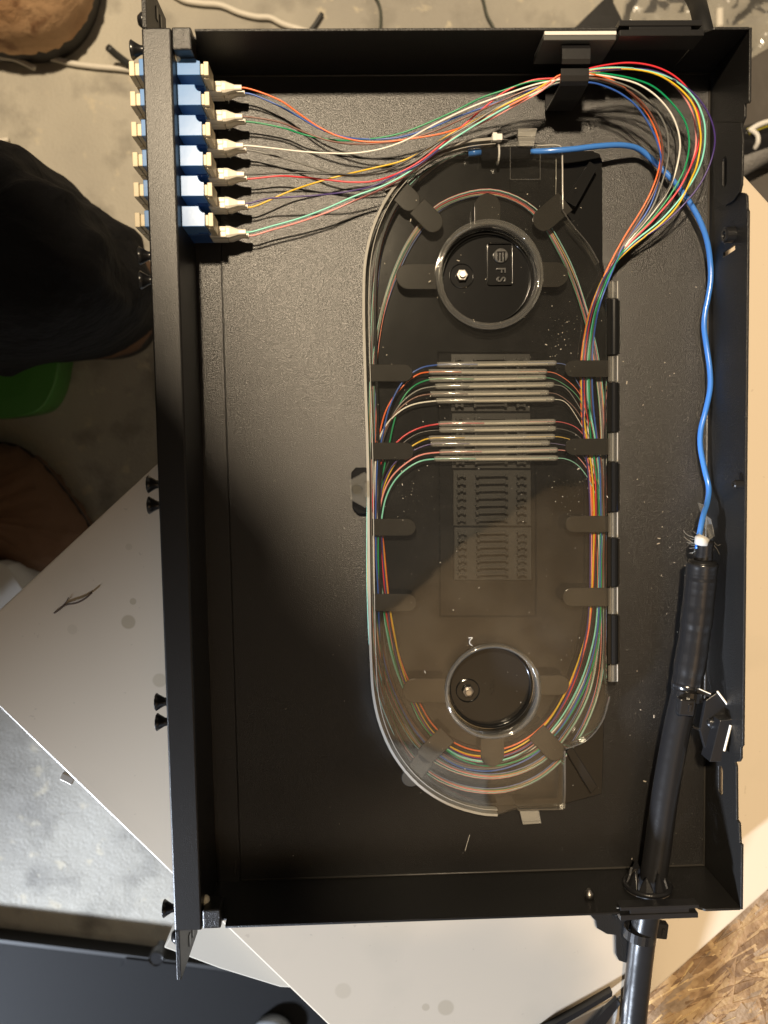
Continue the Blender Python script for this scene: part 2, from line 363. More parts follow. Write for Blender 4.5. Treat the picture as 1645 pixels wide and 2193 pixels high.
diag = [(q0.y + nn.x, q0.z + nn.y), (q1.y + nn.x, q1.z + nn.y), (q1.y - nn.x, q1.z - nn.y), (q0.y - nn.x, q0.z - nn.y)]
holed('rear_wall', outer, [slot(1557, 336, 400), diag, slot(1543, 1640, 1702)], 1.3, ((D, 0, 0), (0, 1, 0), (0, 0, 1), (1, 0, 0)), POWDER2, tray, bevel=0.2)
# overlapping tongue at the upper rear corner
tp = [(1528, 262), (1586, 262), (1590, 300), (1588, 385), (1582, 412), (1570, 430), (1552, 441), (1540, 436), (1528, 420)]
tp = [UX(x, y, D - 1.3) for x, y in tp]
slot2 = [(y, z) for y, z in slot(1557, 336, 400, 2.4)]
holed('corner_tongue', [(p.y, p.z) for p in tp], [slot2], 1.1, ((D - 1.25, 0, 0), (0, 1, 0), (0, 0, 1), (1, 0, 0)), POWDER2, tray, bevel=0.2)
# rounded folds where floor and walls meet, coloured lighter to imitate their highlight
FOLD = mk('fold_highlight', (.05, .046, .04), .38, spec=.8, bump=[(900, .0002, 2)])
for a_, b_ in (((14, .5, -.15), (D - .5, .5, -.15)), ((D - .5, .5, -.15), (D - .5, W - .5, -.15)), ((14, W - .5, -.15), (D - .5, W - .5, -.15))):
    put('wall_fold', sweep(new(), [Vector(a_), Vector(b_)], .62, 10), FOLD, tray, smooth=True)
# front beam
fl = U(310, 300, 43)
FX0 = -13.4
bm = new(); box(bm, (FX0, -2, 0.2), (0.3, W + 2, H)); put('front_beam', bm, BEAMP, tray, bevel=0.9)
for s, yy in ((1, W + 2.1), (-1, -2.1)):
    e = [(FX0 + .3, yy, 1), (FX0 + .3, yy + s * 25.5, 1), (FX0 + .3, yy + s * 25.5, H - .5), (FX0 + .3, yy, H - .5)]
    bm = new(); prism(bm, e, (2.2, 0, 0)); ear = put('mounting_ear', bm, POWDER2, tray, bevel=0.3)
    bm = new(); lathe(bm, [(.01, -3.6), (2.2, -3.2), (3.6, -1.4), (3.9, 0)], (FX0 + .25, yy + s * 6.5, 36), 'x', 20); put('button_screw', bm, BLKPL, tray, smooth=True)
    bm = new(); 
    for zz in (12, 20): box(bm, (FX0 + 2.5, yy + s * 14, zz), (FX0 + 2.9, yy + s * 20, zz + 3.4))
    put('ear_slot', bm, BLKPL, tray)
# push rivets on the outer face
for px, py in ((292, 107), (309, 548), (311, 600), (329, 1037), (329, 1082), (345, 1503), (347, 1546), (365, 1945)):
    y = UX(px, py, FX0 - 4).y
    z = 33
    p = U(px, py, z)
    bm = new(); lathe(bm, [(4.2, -7.4), (4.5, -7.0), (3.3, -5.2), (2.2, -3.2), (1.9, -1.5), (2.1, 0)], (FX0, p.y, z), 'x', 24); put('push_rivet', bm, BLKPL, tray, smooth=True)
for px, py in ((374, 114), (437, 1936)):
    p = U(px, py, 36); bm = new(); lathe(bm, [(3.4, 0), (3.4, .8), (2.6, 2.0), (.8, 2.6), (.01, 2.7)], (0.3, p.y, 34), 'x', 20); put('rivet_tip', bm, CREAM, tray, smooth=True)
# bent corner tabs
for (x0, y0, x1, y1) in ((368.5, 57, 409, 106), (434, 1948, 472, 1990)):
    a = U(x0, y1, H); c = U(x1, y0, H)
    bm = new(); box(bm, (a.x, a.y, H - 13), (c.x, c.y, H)); put('corner_tab', bm, POWDER, tray, bevel=0.8)
# rear wall hardware
for px, py, r in ((1558, 503, 3.9), (1578, 1037, 2.2)):
    p = UX(px, py, D - 3); bm = new(); lathe(bm, [(r * .45, -4.2), (r * .5, -5), (r * .8, -5), (r, -4.4), (r, 0)], (D, p.y, p.z), 'x', 24); put('standoff_nut', bm, BLKPL, tray, smooth=False)
p = UY(1262, 1908, 4); bm = new(); lathe(bm, [(1.2, 5), (1.4, 4), (2.4, 3.4), (2.6, 2), (2.6, 0)], (p.x, 0, p.z), 'y', 18); put('wall_screw', bm, DARKSTEEL, tray, smooth=True)

# plates closing the cable openings
def gland(px0, px1, y0, y1, z0, nm):
    g = root('cable_gland_plate', nm, 'gland plate', ((px0 + px1) / 2, (y0 + y1) / 2, z0))
    ym = (y0 + y1) / 2
    return g, ym
g, ym = gland(gx0, gx1, W - 2.6, W + 4.4, 30, 'black plastic gland plate with slotted ends, capping the cable opening in the upper tray wall')
bm = new(); box(bm, (gx0, W + 1.6, 30.2), (gx1 - 1, W + 4.2, H + .6)); box(bm, (gx0 + 5, W - .2, 30.2), (gx1 - 6, W + 1.6, H + .2)); box(bm, (gx0 + .3, W - 3.0, 30.2), (gx1, W - .2, H + .6)); put('plate_body', bm, BLKPL, g, bevel=.3)
g, ym = gland(hx0, hx1, -4, 2, 28, 'black plastic gland plate across the tray wall where the thick black cable leaves')
bm = new(); box(bm, (hx0, -4.3, H - 6.2), (hx1, -1.6, H + .4)); box(bm, (hx0 + 5, -1.7, H - 6.2), (hx1 - 4.5, .8, H)); box(bm, (hx0, .7, H - 6.2), (hx1 + .4, 2.6, H + .4)); put('plate_body', bm, BLKPL, g, bevel=.3)
gro = root('cable_grommet', 'split rubber grommet flaring round the thick black cable inside the tray wall', 'grommet', (cabx, 2, 9))
bm = new(); lathe(bm, [(10, .6), (12.6, .8), (13, 2.0), (12, 3.2), (10.6, 3.0), (10, .6)], (cabx, 0, 21), 'y', 40); put('grommet_ring', bm, RUBBER, gro, smooth=True)
for k in range(8):
    a0 = 2 * pi * k / 8 + .05; a1 = 2 * pi * (k + 1) / 8 - .05; am = (a0 + a1) / 2
    def P3(r, a, y): return Vector((cabx + r * math.cos(a), y, 21 + r * math.sin(a)))
    bm = new(); pts = [P3(11.4, a0, 2.4), P3(11.6, am, 2.8), P3(11.4, a1, 2.4), P3(9.6, am + .24, 6.5), P3(8.2 + k % 3 * .4, am, 10 + k % 2 * 1.5), P3(9.6, am - .24, 6.5)]
    prism(bm, pts, P3(-1.0, am, 0) - P3(0, am, 0)); put('grommet_flap', bm, RUBBER, gro)

# ------------------------------------------------------------------ cable clip on the upper wall
cc = root('cable_clip', 'black adhesive cable clip on the upper tray wall with the fibres running through it', 'cable clip', (200, 428, 6))
xa, xb = U(1164, 80, 42).x, U(1319, 80, 42).x
put('foam_tape', box(new(), (xa + .4, W - 1.9, 20), (xb, W - .3, H - .3)), WHITEPL, cc)
put('clip_base', box(new(), (xa, W - 4.2, 19), (xb, W - 1.9, H - .6)), mk('grey_clip_edge', (0.09, 0.09, 0.085), .3), cc, bevel=.3)
x0, x1 = U(1203, 110, 39).x, U(1264, 110, 39).x
ya, yb, yc = U(1200, 139, 38).y, U(1200, 147, 37).y, U(1200, 178, 36).y
bm = new()
def strip(bm, prof, x0, x1, th):
    P = [Vector((0, y, z)) for y, z in prof]; n = len(P); L, R_ = [], []
    for i in range(n):
        t = (P[min(i + 1, n - 1)] - P[max(i - 1, 0)]).normalized(); nrm = Vector((0, -t.z, t.y)) * th / 2
        L.append(P[i] + nrm); R_.append(P[i] - nrm)
    return prism(bm, [(x0, p.y, p.z) for p in L + R_[::-1]], (x1 - x0, 0, 0))
strip(bm, [(W - 4.2, 37.5), (W - 7, 39.5), (ya + 2, 39.2), (ya + .3, 38.2)], x0, x1, 1.4); put('clip_arm', bm, BLKPL, cc, bevel=.2)
bm = new(); strip(bm, [(yb, 36.8), (yc + 3, 36.8), (yc + 1, 36.2), (yc, 34.5), (yc - .5, 20), (yc, 6), (yc + 1.4, 4.4), (W - 8, 4), (W - 4.2, 8)], x0, x1, 1.3); put('clip_hook', bm, BLKPL, cc, bevel=.2)

# ------------------------------------------------------------------ adapters
def adapter(i):
    ytop = [(148, 0)] 
    yb_ = [160.5, 225.2, 290.5, 355.3, 420, 485][i]; xl = [375, 377, 381, 383, 386, 388][i]
    zt = 34.2
    p0 = U(xl, yb_, zt); yb0 = p0.y; wd = 9.6
    words = ['topmost blue fibre adapter, partly shaded by the corner tab', 'second blue fibre adapter from the top of the row', 'third blue fibre adapter from the top, between the green and white fibres',
             'fourth blue fibre adapter from the top, holding the black and red fibres', 'fifth blue fibre adapter, glossy top catching the lamp, holding violet and yellow fibres', 'lowest blue fibre adapter with the brightest glare on its top face'][i]
    a = root('fibre_adapter', words, 'fibre adapter', (6, yb0 + wd / 2, 3), 'blue fibre adapters in the front beam')
    ybb = [(0, 0)]
    # body with the notch at its upper inner corner
    def body(x0, x1, z0, z1, notch=True):
        pts = [(x0, yb0), (x1, yb0), (x1, yb0 + wd - 3.2)]
        if notch:
            for k in range(7):
                t = pi / 2 * k / 6; pts.append((x1 - 3.4 * math.sin(t) * .8, yb0 + wd - 3.2 + 3.2 * (1 - math.cos(t))))
        pts += [(x1 - 3.4, yb0 + wd), (x0, yb0 + wd)]
        return [(x, y, z0) for x, y in pts], (0, 0, z1 - z0)
    bm = new(); P, d = body(.35, 11.4, 3.5, zt); prism(bm, P, d); put('adapter_body', bm, BLUEPL, a, bevel=.25)
    bm = new(); box(bm, (.4, yb0 - .35, 5), (10.8, yb0 + .05, 20)); box(bm, (6.2, yb0 - .7, 21.5), (11.2, yb0 + .02, 23)); put('adapter_flange', bm, DARKBLUE, a, bevel=.1)
    bm = new(); box(bm, (FX0 - 4.2, yb0 + .4, 6), (FX0 - .02, yb0 + wd - 1.5, zt - 1)); put('adapter_nose', bm, BLUEPL, a, bevel=.3)
    # rear dust cap over the upper two ports
    bm = new(); box(bm, (11.45, yb0 + .7, 20), (13.0, yb0 + 5.8, 32.8)); box(bm, (13.0, yb0 + .2, 19), (15.3, yb0 + 6.6, 33.4)); box(bm, (12.8, yb0 - .5, 18.6), (15.3, yb0 + .3, 31)); put('dust_cap', bm, CREAM, a, bevel=.3)
    # front dust cap over all four ports
    bm = new(); box(bm, (FX0 - 6.4, yb0 + .9, 7), (FX0 - 4.25, yb0 + 6.6, 32)); box(bm, (FX0 - 9.0, yb0 + .3, 20.5), (FX0 - 6.4, yb0 + 7.2, 33)); box(bm, (FX0 - 9.0, yb0 + .3, 6.5), (FX0 - 6.4, yb0 + 7.2, 19.2)); put('dust_cap', bm, CREAM, a, bevel=.4)
    return yb0
YA = [adapter(i) for i in range(6)]

# ------------------------------------------------------------------ pigtails: connector, boot, coloured fibre
FC = {'orange': (0.85, 0.16, 0.035), 'blue': (0.03, 0.10, 0.42), 'brown': (0.16, 0.065, 0.045), 'green': (0.0, 0.27, 0.10), 'white': (0.80, 0.78, 0.72), 'grey': (0.16, 0.16, 0.15),
      'black': (0.012, 0.012, 0.012), 'red': (0.70, 0.035, 0.05), 'violet': (0.05, 0.025, 0.16), 'yellow': (0.80, 0.50, 0.02), 'aqua': (0.25, 0.72, 0.60), 'pink': (0.85, 0.32, 0.30)}
FM = {k: mk(k + '_fibre_jacket', c, 0.32, spec=0.5) for k, c in FC.items()}
BARE = {k: mk(k + '_bare_fibre', tuple(min(1, x * .8 + .12) for x in c), 0.3) for k, c in FC.items()}
PT = {
 'orange': (0, 1, [(560, 197), (600, 215), (640, 243), (680, 270), (720, 290), (770, 302), (820, 304), (880, 297), (950, 285), (1010, 265), (1060, 242), (1100, 222), (1150, 196)],
    [(1266, 159), (1305, 169), (1338, 189), (1365, 215), (1392, 252), (1408, 292), (1415, 328), (1410, 366), (1388, 424), (1330, 520)]),
 'blue': (0, 0, [(560, 209), (600, 228), (640, 250), (690, 278), (740, 294), (780, 298), (850, 295), (920, 275), (980, 250), (1030, 232), (1100, 206), (1150, 188)],
    [(1266, 177), (1299, 186), (1332, 202), (1365, 229), (1388, 262), (1406, 300), (1416, 342), (1411, 384), (1391, 444), (1336, 525)]),
 'brown': (1, 1, [(560, 252), (600, 262), (650, 282), (700, 300), (750, 308), (800, 308), (860, 301), (930, 281), (1000, 250), (1080, 214), (1150, 186)],
    [(1262, 166), (1330, 185), (1380, 225), (1405, 265), (1417, 300), (1419, 340), (1408, 392), (1370, 468), (1333, 527)]),
 'green': (1, 0, [(560, 267), (610, 275), (650, 288), (700, 298), (740, 301), (800, 297), (860, 285), (920, 262), (980, 235), (1030, 210), (1080, 193), (1140, 174)],
    [(1262, 157), (1310, 160), (1360, 170), (1400, 186), (1440, 222), (1467, 260), (1476, 300), (1473, 336), (1463, 369), (1436, 417), (1400, 464), (1340, 530)]),
 'white': (2, 1, [(580, 317), (640, 324), (700, 328), (760, 328), (820, 318), (870, 300), (920, 272), (970, 247), (1020, 225), (1080, 203), (1150, 180)],
    [(1262, 160), (1320, 167), (1370, 182), (1410, 210), (1442, 252), (1456, 300), (1454, 336), (1436, 398), (1400, 453), (1338, 528)]),
 'grey': (2, 0, [(560, 325), (610, 340), (660, 355), (710, 370), (760, 374), (820, 368), (880, 350), (950, 300), (1010, 265), (1070, 228), (1150, 193)],
    [(1262, 168), (1320, 176), (1370, 200), (1405, 235), (1425, 270), (1431, 300), (1431, 336), (1418, 391), (1391, 455), (1335, 527)]),
 'black': (3, 1, [(560, 368), (620, 370), (700, 372), (780, 372), (850, 355), (920, 315), (990, 275), (1060, 235), (1150, 190)],
    [(1262, 170), (1330, 187), (1380, 212), (1425, 255), (1445, 300), (1447, 340), (1436, 395), (1395, 455), (1338, 528)]),
 'red': (3, 0, [(560, 378), (600, 377), (650, 380), (700, 385), (750, 390), (800, 388), (850, 372), (900, 345), (950, 305), (1000, 262), (1040, 228), (1080, 197), (1140, 172)],
    [(1262, 147), (1300, 139), (1350, 134.5), (1400, 142), (1440, 160), (1470, 187), (1490, 222), (1499, 270), (1496, 310), (1482, 350), (1452, 408), (1405, 465), (1341, 530)]),
 'violet': (4, 1, [(570, 426), (620, 422), (680, 418), (740, 411), (800, 398), (850, 375), (900, 350), (960, 305), (1040, 255), (1100, 220), (1150, 195)],
    [(1262, 153), (1330, 147), (1400, 152), (1450, 175), (1490, 205), (1518, 245), (1531, 290), (1527, 330), (1505, 385), (1470, 432), (1420, 480), (1346, 532)]),
 'yellow': (4, 0, [(560, 432), (620, 410), (680, 390), (740, 374), (800, 360), (860, 345), (910, 322), (960, 290), (1010, 262), (1070, 230), (1140, 196)],
    [(1262, 152), (1330, 147), (1400, 157), (1450, 185), (1485, 225), (1498, 270), (1501, 300), (1492, 355), (1482, 380), (1454, 436), (1418, 477), (1347, 534)]),
 'aqua': (5, 1, [(580, 485), (640, 468), (700, 446), (760, 420), (820, 398), (870, 372), (910, 343), (960, 305), (1040, 255), (1100, 222), (1150, 198)],
    [(1262, 150), (1330, 145), (1400, 155), (1450, 175), (1490, 215), (1508, 260), (1510, 300), (1505, 336), (1491, 373), (1463, 417), (1418, 469), (1344, 531)]),
 'pink': (5, 0, [(580, 493), (640, 476), (700, 455), (760, 430), (820, 404), (870, 376), (920, 337), (980, 290), (1060, 250), (1110, 222), (1150, 201)],
    [(1262, 156), (1310, 150), (1370, 149), (1420, 165), (1460, 200), (1482, 240), (1491, 290), (1486, 336), (1457, 400), (1409, 460), (1340, 529)]),
}
ORDER = ['orange', 'yellow', 'violet', 'pink', 'red', 'black', 'white', 'aqua', 'green', 'grey', 'brown', 'blue']
SL = {'blue': (936, 781.5, 1191, 777.6), 'orange': (918, 796.8, 1171, 796), 'green': (919, 813, 1169, 808.6), 'grey': (932, 827.6, 1186, 824), 'brown': (922, 844, 1175, 841), 'white': (934, 858.6, 1187, 855),
      'red': (939, 908, 1189, 903), 'black': (941, 921, 1190, 918), 'yellow': (918, 939, 1188, 935), 'violet': (922, 951, 1177, 949), 'pink': (941, 968.7, 1194, 963.6), 'aqua': (930, 983, 1194, 981)}
LEFT = {'orange': [(895, 802), (860, 830), (830, 872), (815, 920), (804, 985)], 'green': [(885, 828), (860, 858), (845, 900), (834, 950), (820, 1020)], 'white': [(880, 868), (845, 890), (820, 922), (808, 960), (803, 1030)],
        'blue': [(900, 789), (865, 815), (835, 870), (820, 930), (808, 1000)], 'red': [(895, 918), (860, 938), (818, 988), (803, 1030), (799, 1085)], 'yellow': [(895, 948), (862, 972), (836, 1010), (820, 1050), (812, 1095)],
        'pink': [(900, 975), (870, 992), (840, 1020), (822, 1055), (813, 1100)], 'aqua': [(900, 988), (870, 1005), (845, 1030), (827, 1065), (817, 1115)], 'violet': [(885, 965), (852, 985), (830, 1015), (815, 1065)],
        'black': [(900, 927), (865, 948), (835, 985), (812, 1055)], 'grey': [(895, 836), (858, 865), (833, 908), (815, 965)], 'brown': [(890, 851), (855, 876), (828, 915), (811, 980)]}
BUN = [(1300, 592), (1277, 650), (1264, 705), (1256, 780), (1257, 860), (1263, 930), (1272, 1000), (1276, 1060), (1278, 1130), (1278, 1200), (1276, 1290), (1270, 1360), (1250, 1440), (1222, 1505), (1185, 1562), (1130, 1610), (1060, 1634), (1000, 1628), (950, 1600), (912, 1560), (880, 1500), (852, 1430), (834, 1350), (820, 1260), (814, 1180)]
SPR = [8, 10, 12, 15, 16, 17, 17, 16, 16, 16, 16, 18, 20, 20, 20, 22, 23, 23, 22, 22, 24, 22, 18, 13, 11]
def bundle(idx, seed):
    r = random.Random(seed); out = []; k0 = idx - 5.5
    # two smooth crossings along the way
    a, b = r.uniform(0, 6), r.uniform(.12, .25)
    for j, ((x, y), s) in enumerate(zip(BUN, SPR)):
        x0, y0 = BUN[max(j - 1, 0)]; x1, y1 = BUN[min(j + 1, len(BUN) - 1)]; t = Vector((x1 - x0, y1 - y0)).normalized(); n = Vector((-t.y, t.x))
        q = -k0 / 5.5 + (math.sin(a + j * b * 2) * .45 if 4 < j < 23 else 0)
        z = 7.5 + (idx % 3) * 1.1 + (4 if j < 2 else 0)
        out.append((x + n.x * s * q * .8, y + n.y * s * q * .8, z))
    return out
where = {'orange': 'leaving the topmost adapter above the blue one', 'blue': 'leaving the topmost adapter just below the orange one', 'brown': 'leaving the second adapter from the top', 'green': 'leaving the second adapter from the top', 'white': 'leaving the third adapter, the brightest strand of the loop',
         'grey': 'leaving the third adapter under the white one', 'black': 'leaving the fourth adapter above the red one', 'red': 'leaving the fourth adapter and crossing the yellow one', 'violet': 'leaving the fifth adapter, outermost in the big right hand loop', 'yellow': 'leaving the fifth adapter and rising across the others',
         'aqua': 'leaving the lowest adapter above the pink one', 'pink': 'leaving the lowest adapter below the pale aqua one'}
for col, (ai, up_, first, loop) in PT.items():
    yb0 = YA[ai]; zc = 15.4 if up_ else 9.2
    cy = yb0 + 1.9
    r = root('fibre_pigtail', 'thin %s fibre pigtail %s' % (col, where[col]), 'fibre pigtail', (15, cy, zc - 3), 'coloured fibre pigtails')
    bm = new(); obox(bm, (14.8, cy, zc), (4.2, 0, 0), (0, 2.7, 0), (0, 0, 2.5)); obox(bm, (16.8, cy + 1, zc + 2.4), (2.2, 0, 0), (0, 1.1, 0), (0, 0, .5)); put('connector', bm, CONN, r, bevel=.5)
    # boot
    bm = new(); X = [18.6, 20.6, 22.0, 25.0, 28.6]; S = [(2.9, 2.5), (2.8, 2.4), (2.3, 2.0), (1.35, 1.3), (1.25, 1.25)]
    xo = 0 if up_ else .7
    rings = []
    for x, (sy, sz) in zip(X, S): rings.append([bm.verts.new((x + xo, cy + .2 + sy * c_, zc + sz * s_)) for c_, s_ in ((-1, -.6), (-.6, -1), (.6, -1), (1, -.6), (1, .6), (.6, 1), (-.6, 1), (-1, .6))])
    for a_, b_ in zip(rings, rings[1:]):
        for k in range(8): bm.faces.new((a_[k], a_[(k + 1) % 8], b_[(k + 1) % 8], b_[k]))
    bm.faces.new(rings[0]); bm.faces.new(rings[-1]); put('boot', bm, CONN, r, bevel=.15)
    # fibre
    P = [Vector((27, cy + .2, zc)), Vector((30.5 + xo, cy + .2, zc))]
    n1 = len(first); rr = random.Random(hash(col) % 1000 if False else ai * 2 + up_)
    first = first[1:] if first[0][0] < 565 else first; n1 = len(first)
    for j, (x, y) in enumerate(first):
        t = j / (n1 - 1); z = zc * (1 - t) ** 1.2 + (12 + rr.uniform(-2, 2)) * 4 * t * (1 - t) * .55 + 29 * t ** 2.2
        P.append(U(x, y, z))
    k = ORDER.index(col); 
    P.append(U(1205, 158 + k * 1.9, 32 - (k % 3) * 1.3))
    n2 = len(loop)
    for j, (x, y) in enumerate(loop):
        t = j / (n2 - 1); z = 31 * (1 - t) + 13 * t + (6 if col in ('violet', 'aqua', 'yellow', 'red') else 2) * math.sin(pi * t)
        if col == 'violet': z = max(z, 24 * math.sin(pi * min(1, t * 1.1)))
        P.append(U(x, y, z))
    for q in bundle(k, k * 7 + 1): P.append(U(*q))
    L = LEFT[col][::-1]; 
    for j, (x, y) in enumerate(L): P.append(U(x, y, 8.2 + (k % 4) * .8))
    s = SL[col]; P.append(U(s[0] + 2, s[1], 10)); P.append(U(s[0] + 70 + (k * 37 % 30), s[1] + (s[3] - s[1]) * .3, 10.5))
    put('fibre', sweep(new(), catmull(P, 5), .45, 8), FM[col], r, smooth=True)

# splice protectors
pos = ['first', 'second', 'third', 'fourth', 'fifth', 'sixth', 'seventh', 'eighth', 'ninth', 'tenth', 'eleventh', 'twelfth']
for i, (col, (x0, y0, x1, y1)) in enumerate(SL.items()):
    a, b_ = U(x0, y0, 10), U(x1, y1, 10)
    lab = 'clear splice sleeve joining the %s fibre, %s from the top of the splice holder' % (col, pos[i])
    r = root('splice_sleeve', lab, 'splice sleeve', ((a.x + b_.x) / 2, (a.y + b_.y) / 2, 8.2), 'splice sleeves in the holder')
    put('heat_shrink', sweep(new(), [a, a.lerp(b_, .02), a.lerp(b_, .98), b_], [1.1, 1.55, 1.55, 1.25], 12), SLEEVE, r, smooth=True)
    put('steel_rod', sweep(new(), [a.lerp(b_, .28) - Vector((0, .3, .3)), a.lerp(b_, .93) - Vector((0, .3, .3))], .62, 8), mk('rod_cream', (.74, .68, .56), .3) if i == 0 else bpy.data.materials['rod_cream'], r, smooth=True)
# bare fibres from the blue tube, two laps round the tray and into the sleeves
LAP = [(1000, 330), (960, 340), (890, 390), (850, 440), (815, 520), (802, 620), (797, 760), (795, 900), (792, 1100), (794, 1300), (803, 1420), (832, 1530), (882, 1620), (960, 1676), (1060, 1694), (1150, 1668), (1225, 1600), (1268, 1520), (1290, 1430), (1293, 1250), (1292, 1050), (1290, 900), (1274, 760), (1245, 645), (1205, 545), (1140, 450), (1050, 412), (945, 440), (888, 500), (850, 570), (820, 660), (803, 760), (799, 900), (796, 1100), (800, 1300), (815, 1420), (850, 1520), (905, 1605), (980, 1650), (1070, 1662), (1160, 1630), (1222, 1560), (1262, 1480), (1280, 1380), (1286, 1250), (1284, 1120)]
for i, (col, s) in enumerate(SL.items()):
    o = (i - 5.5); P = []; rr = random.Random(i + 50)
    ph = rr.uniform(0, 6)
    for j, (x, y) in enumerate(LAP):
        x0, y0 = LAP[max(j - 1, 0)]; x1, y1 = LAP[min(j + 1, len(LAP) - 1)]; t = Vector((x1 - x0, y1 - y0)).normalized(); n = Vector((-t.y, t.x))
        q = o * (.3 if j < 2 else (1.15 if j in range(24, 30) else .8)) + (math.sin(ph + j * .5) * 2.6 if 3 < j else 0)
        P.append(U(x + n.x * q, y + n.y * q, 6 + (i % 4) * .35 + (2 if j < 1 else 0)))
    if s[1] < 900: P += [U(1278, s[3] + 190, 8), U(1262, s[3] + 95, 8.5), U(1235, s[3] + 38, 9), U(s[2] + 22, s[3] + 5, 9.7)]
    else: P += [U(1281, s[3] + 95, 8), U(1262, s[3] + 48, 8.5), U(1236, s[3] + 14, 9), U(s[2] + 18, s[3] + 2, 9.7)]
    P += [U(s[2] - 3, s[3], 10), U(s[2] - 60, s[3], 10)]
    f = put('bare_fibre', sweep(new(), catmull(P, 5), .2, 5), BARE[col], smooth=True)
    tag(f, 'hair thin bare fibre tinted %s, coiled twice round the splice tray into the %s sleeve' % (col, pos[i]), 'bare fibre', 'bare fibres coiled in the splice tray')

# ------------------------------------------------------------------ splice tray
st = root('splice_tray', 'black splice tray under a hinged clear lid, screwed to the rack tray floor', 'splice tray', (160, 215, .4))
def arc(cx, cy, r, a0, a1, n):
    return [(cx + r * math.cos(math.radians(a0 + (a1 - a0) * k / n)), cy + r * math.sin(math.radians(a0 + (a1 - a0) * k / n))) for k in range(n + 1)]
LEFTX = [(1062, 296), (1000, 303), (940, 322), (880, 362), (832, 418), (800, 484), (783, 555), (779, 640), (782, 800), (788, 1000), (790, 1200), (794, 1400), (800, 1490), (815, 1555), (845, 1620), (895, 1680), (960, 1722), (1030, 1743), (1066, 1746)]
LO = LEFTX + [(1100, 1735), (1208, 1733), (1210, 1606), (1255, 1588), (1290, 1545), (1307, 1490), (1299, 1484), (1299, 612), (1280, 560), (1240, 500), (1205, 450), (1203, 313)]
def inset(p, k):
    x, y = p
    if y < 590: return (1062 + (x - 1062) * (1 - k / 270), 590 + (y - 590) * (1 - k / 290))
    if y > 1480: return (1062 + (x - 1062) * (1 - k / 270), 1480 + (y - 1480) * (1 - k / 270))
    return (x + k, y)
BASE = [inset(p, 20) for p in LEFTX] + [(1210, 1722), (1290, 1700), (1296, 1490), (1300, 610), (1291, 560), (1290, 345), (1285, 330), (1270, 323), (1100, 322)]
def wpoly(px, z): return [tuple(U(x, y, z).xy) for x, y in px]
put('tray_base', slab(new(), BASE, 2.2, 4.0), TRAYPL, st, bevel=.3)
bm = new(); box(bm, (110, 60, .1), (150, 90, 2.3)); box(bm, (110, 330, .1), (150, 360, 2.3)); put('tray_foot', bm, TRAYPL, st)
# perimeter wall of the base
def ring_wall(bm, px, z0, z1, th, closed=False):
    P = [Vector((*U(x, y, z1).xy, 0)) for x, y in px]; P = catmull(P, 4, closed); n = len(P); V = []
    for i in range(n):
        t = (P[min(i + 1, n - 1)] - P[max(i - 1, 0)]).normalized(); nn_ = Vector((-t.y, t.x, 0)) * th / 2
        V.append([bm.verts.new((P[i] + nn_) + Vector((0, 0, z))) for z in (z0, z1)] + [bm.verts.new((P[i] - nn_) + Vector((0, 0, z))) for z in (z1, z0)])
    for i in range(n - 1):
        for k in range(4): bm.faces.new((V[i][k], V[i][(k + 1) % 4], V[i + 1][(k + 1) % 4], V[i + 1][k]))
    bm.faces.new(V[0]); bm.faces.new(V[-1][::-1]); return bm
LI = [inset(p, 24) for p in LEFTX]
put('tray_rim', ring_wall(new(), LI[3:], 4, 12.5, 1.2), TRAYPL, st)
bm = new(); ring_wall(bm, [(1301, 640), (1301, 900), (1301, 1200), (1299, 1470)], 4, 11, 1.2); put('tray_rim', bm, TRAYPL, st)
# clear lid
wells = []
for cx, cy, ri in ((1047, 590, 101), (1055, 1478, 96)):
    c = U(cx, cy, 12); r_ = ri * (CP[2] - 12) / FP + .6; wells.append([(c.x + r_ * math.cos(2 * pi * k / 72), c.y + r_ * math.sin(2 * pi * k / 72)) for k in range(72)])
lid = holed('clear_lid', [tuple(U(x, y, 14.4).xy) for x, y in LO], wells, 1.4, ((0, 0, 13), (1, 0, 0), (0, 1, 0), (0, 0, 1)), LID, st)
put('lid_rim', ring_wall(new(), LEFTX, 5.5, 14.9, 1.3), EDGEPL, lid)
put('lid_rim', ring_wall(new(), [inset(p, 11) for p in LEFTX], 12, 15.3, .35), EDGEPL, lid)
bm = new(); sweep(bm, catmull([U(*p, 14.8) for p in ((1150, 312), (1198, 312), (1203, 318), (1204.5, 350), (1205, 400), (1205.5, 448))], 4), .42, 6); sweep(bm, [U(1191, 318, 12), U(1191, 380, 12), U(1190, 440, 12)], .2, 5); put('lid_rim', bm, EDGEPL, lid, smooth=True)
bm = new(); ring_wall(bm, [(1210, 1608), (1210, 1650), (1210, 1700), (1208, 1732)], 8, 14.9, .9); ring_wall(bm, [(1110, 1735), (1150, 1734), (1206, 1733)], 8, 14.9, .9); ring_wall(bm, [(1205, 450), (1225, 480), (1262, 525), (1283, 562)], 8, 14.9, .5); ring_wall(bm, [(1212, 1604), (1256, 1586), (1290, 1545), (1306, 1492)], 8, 14.9, .7); put('lid_rim', bm, LIDRIM, lid)
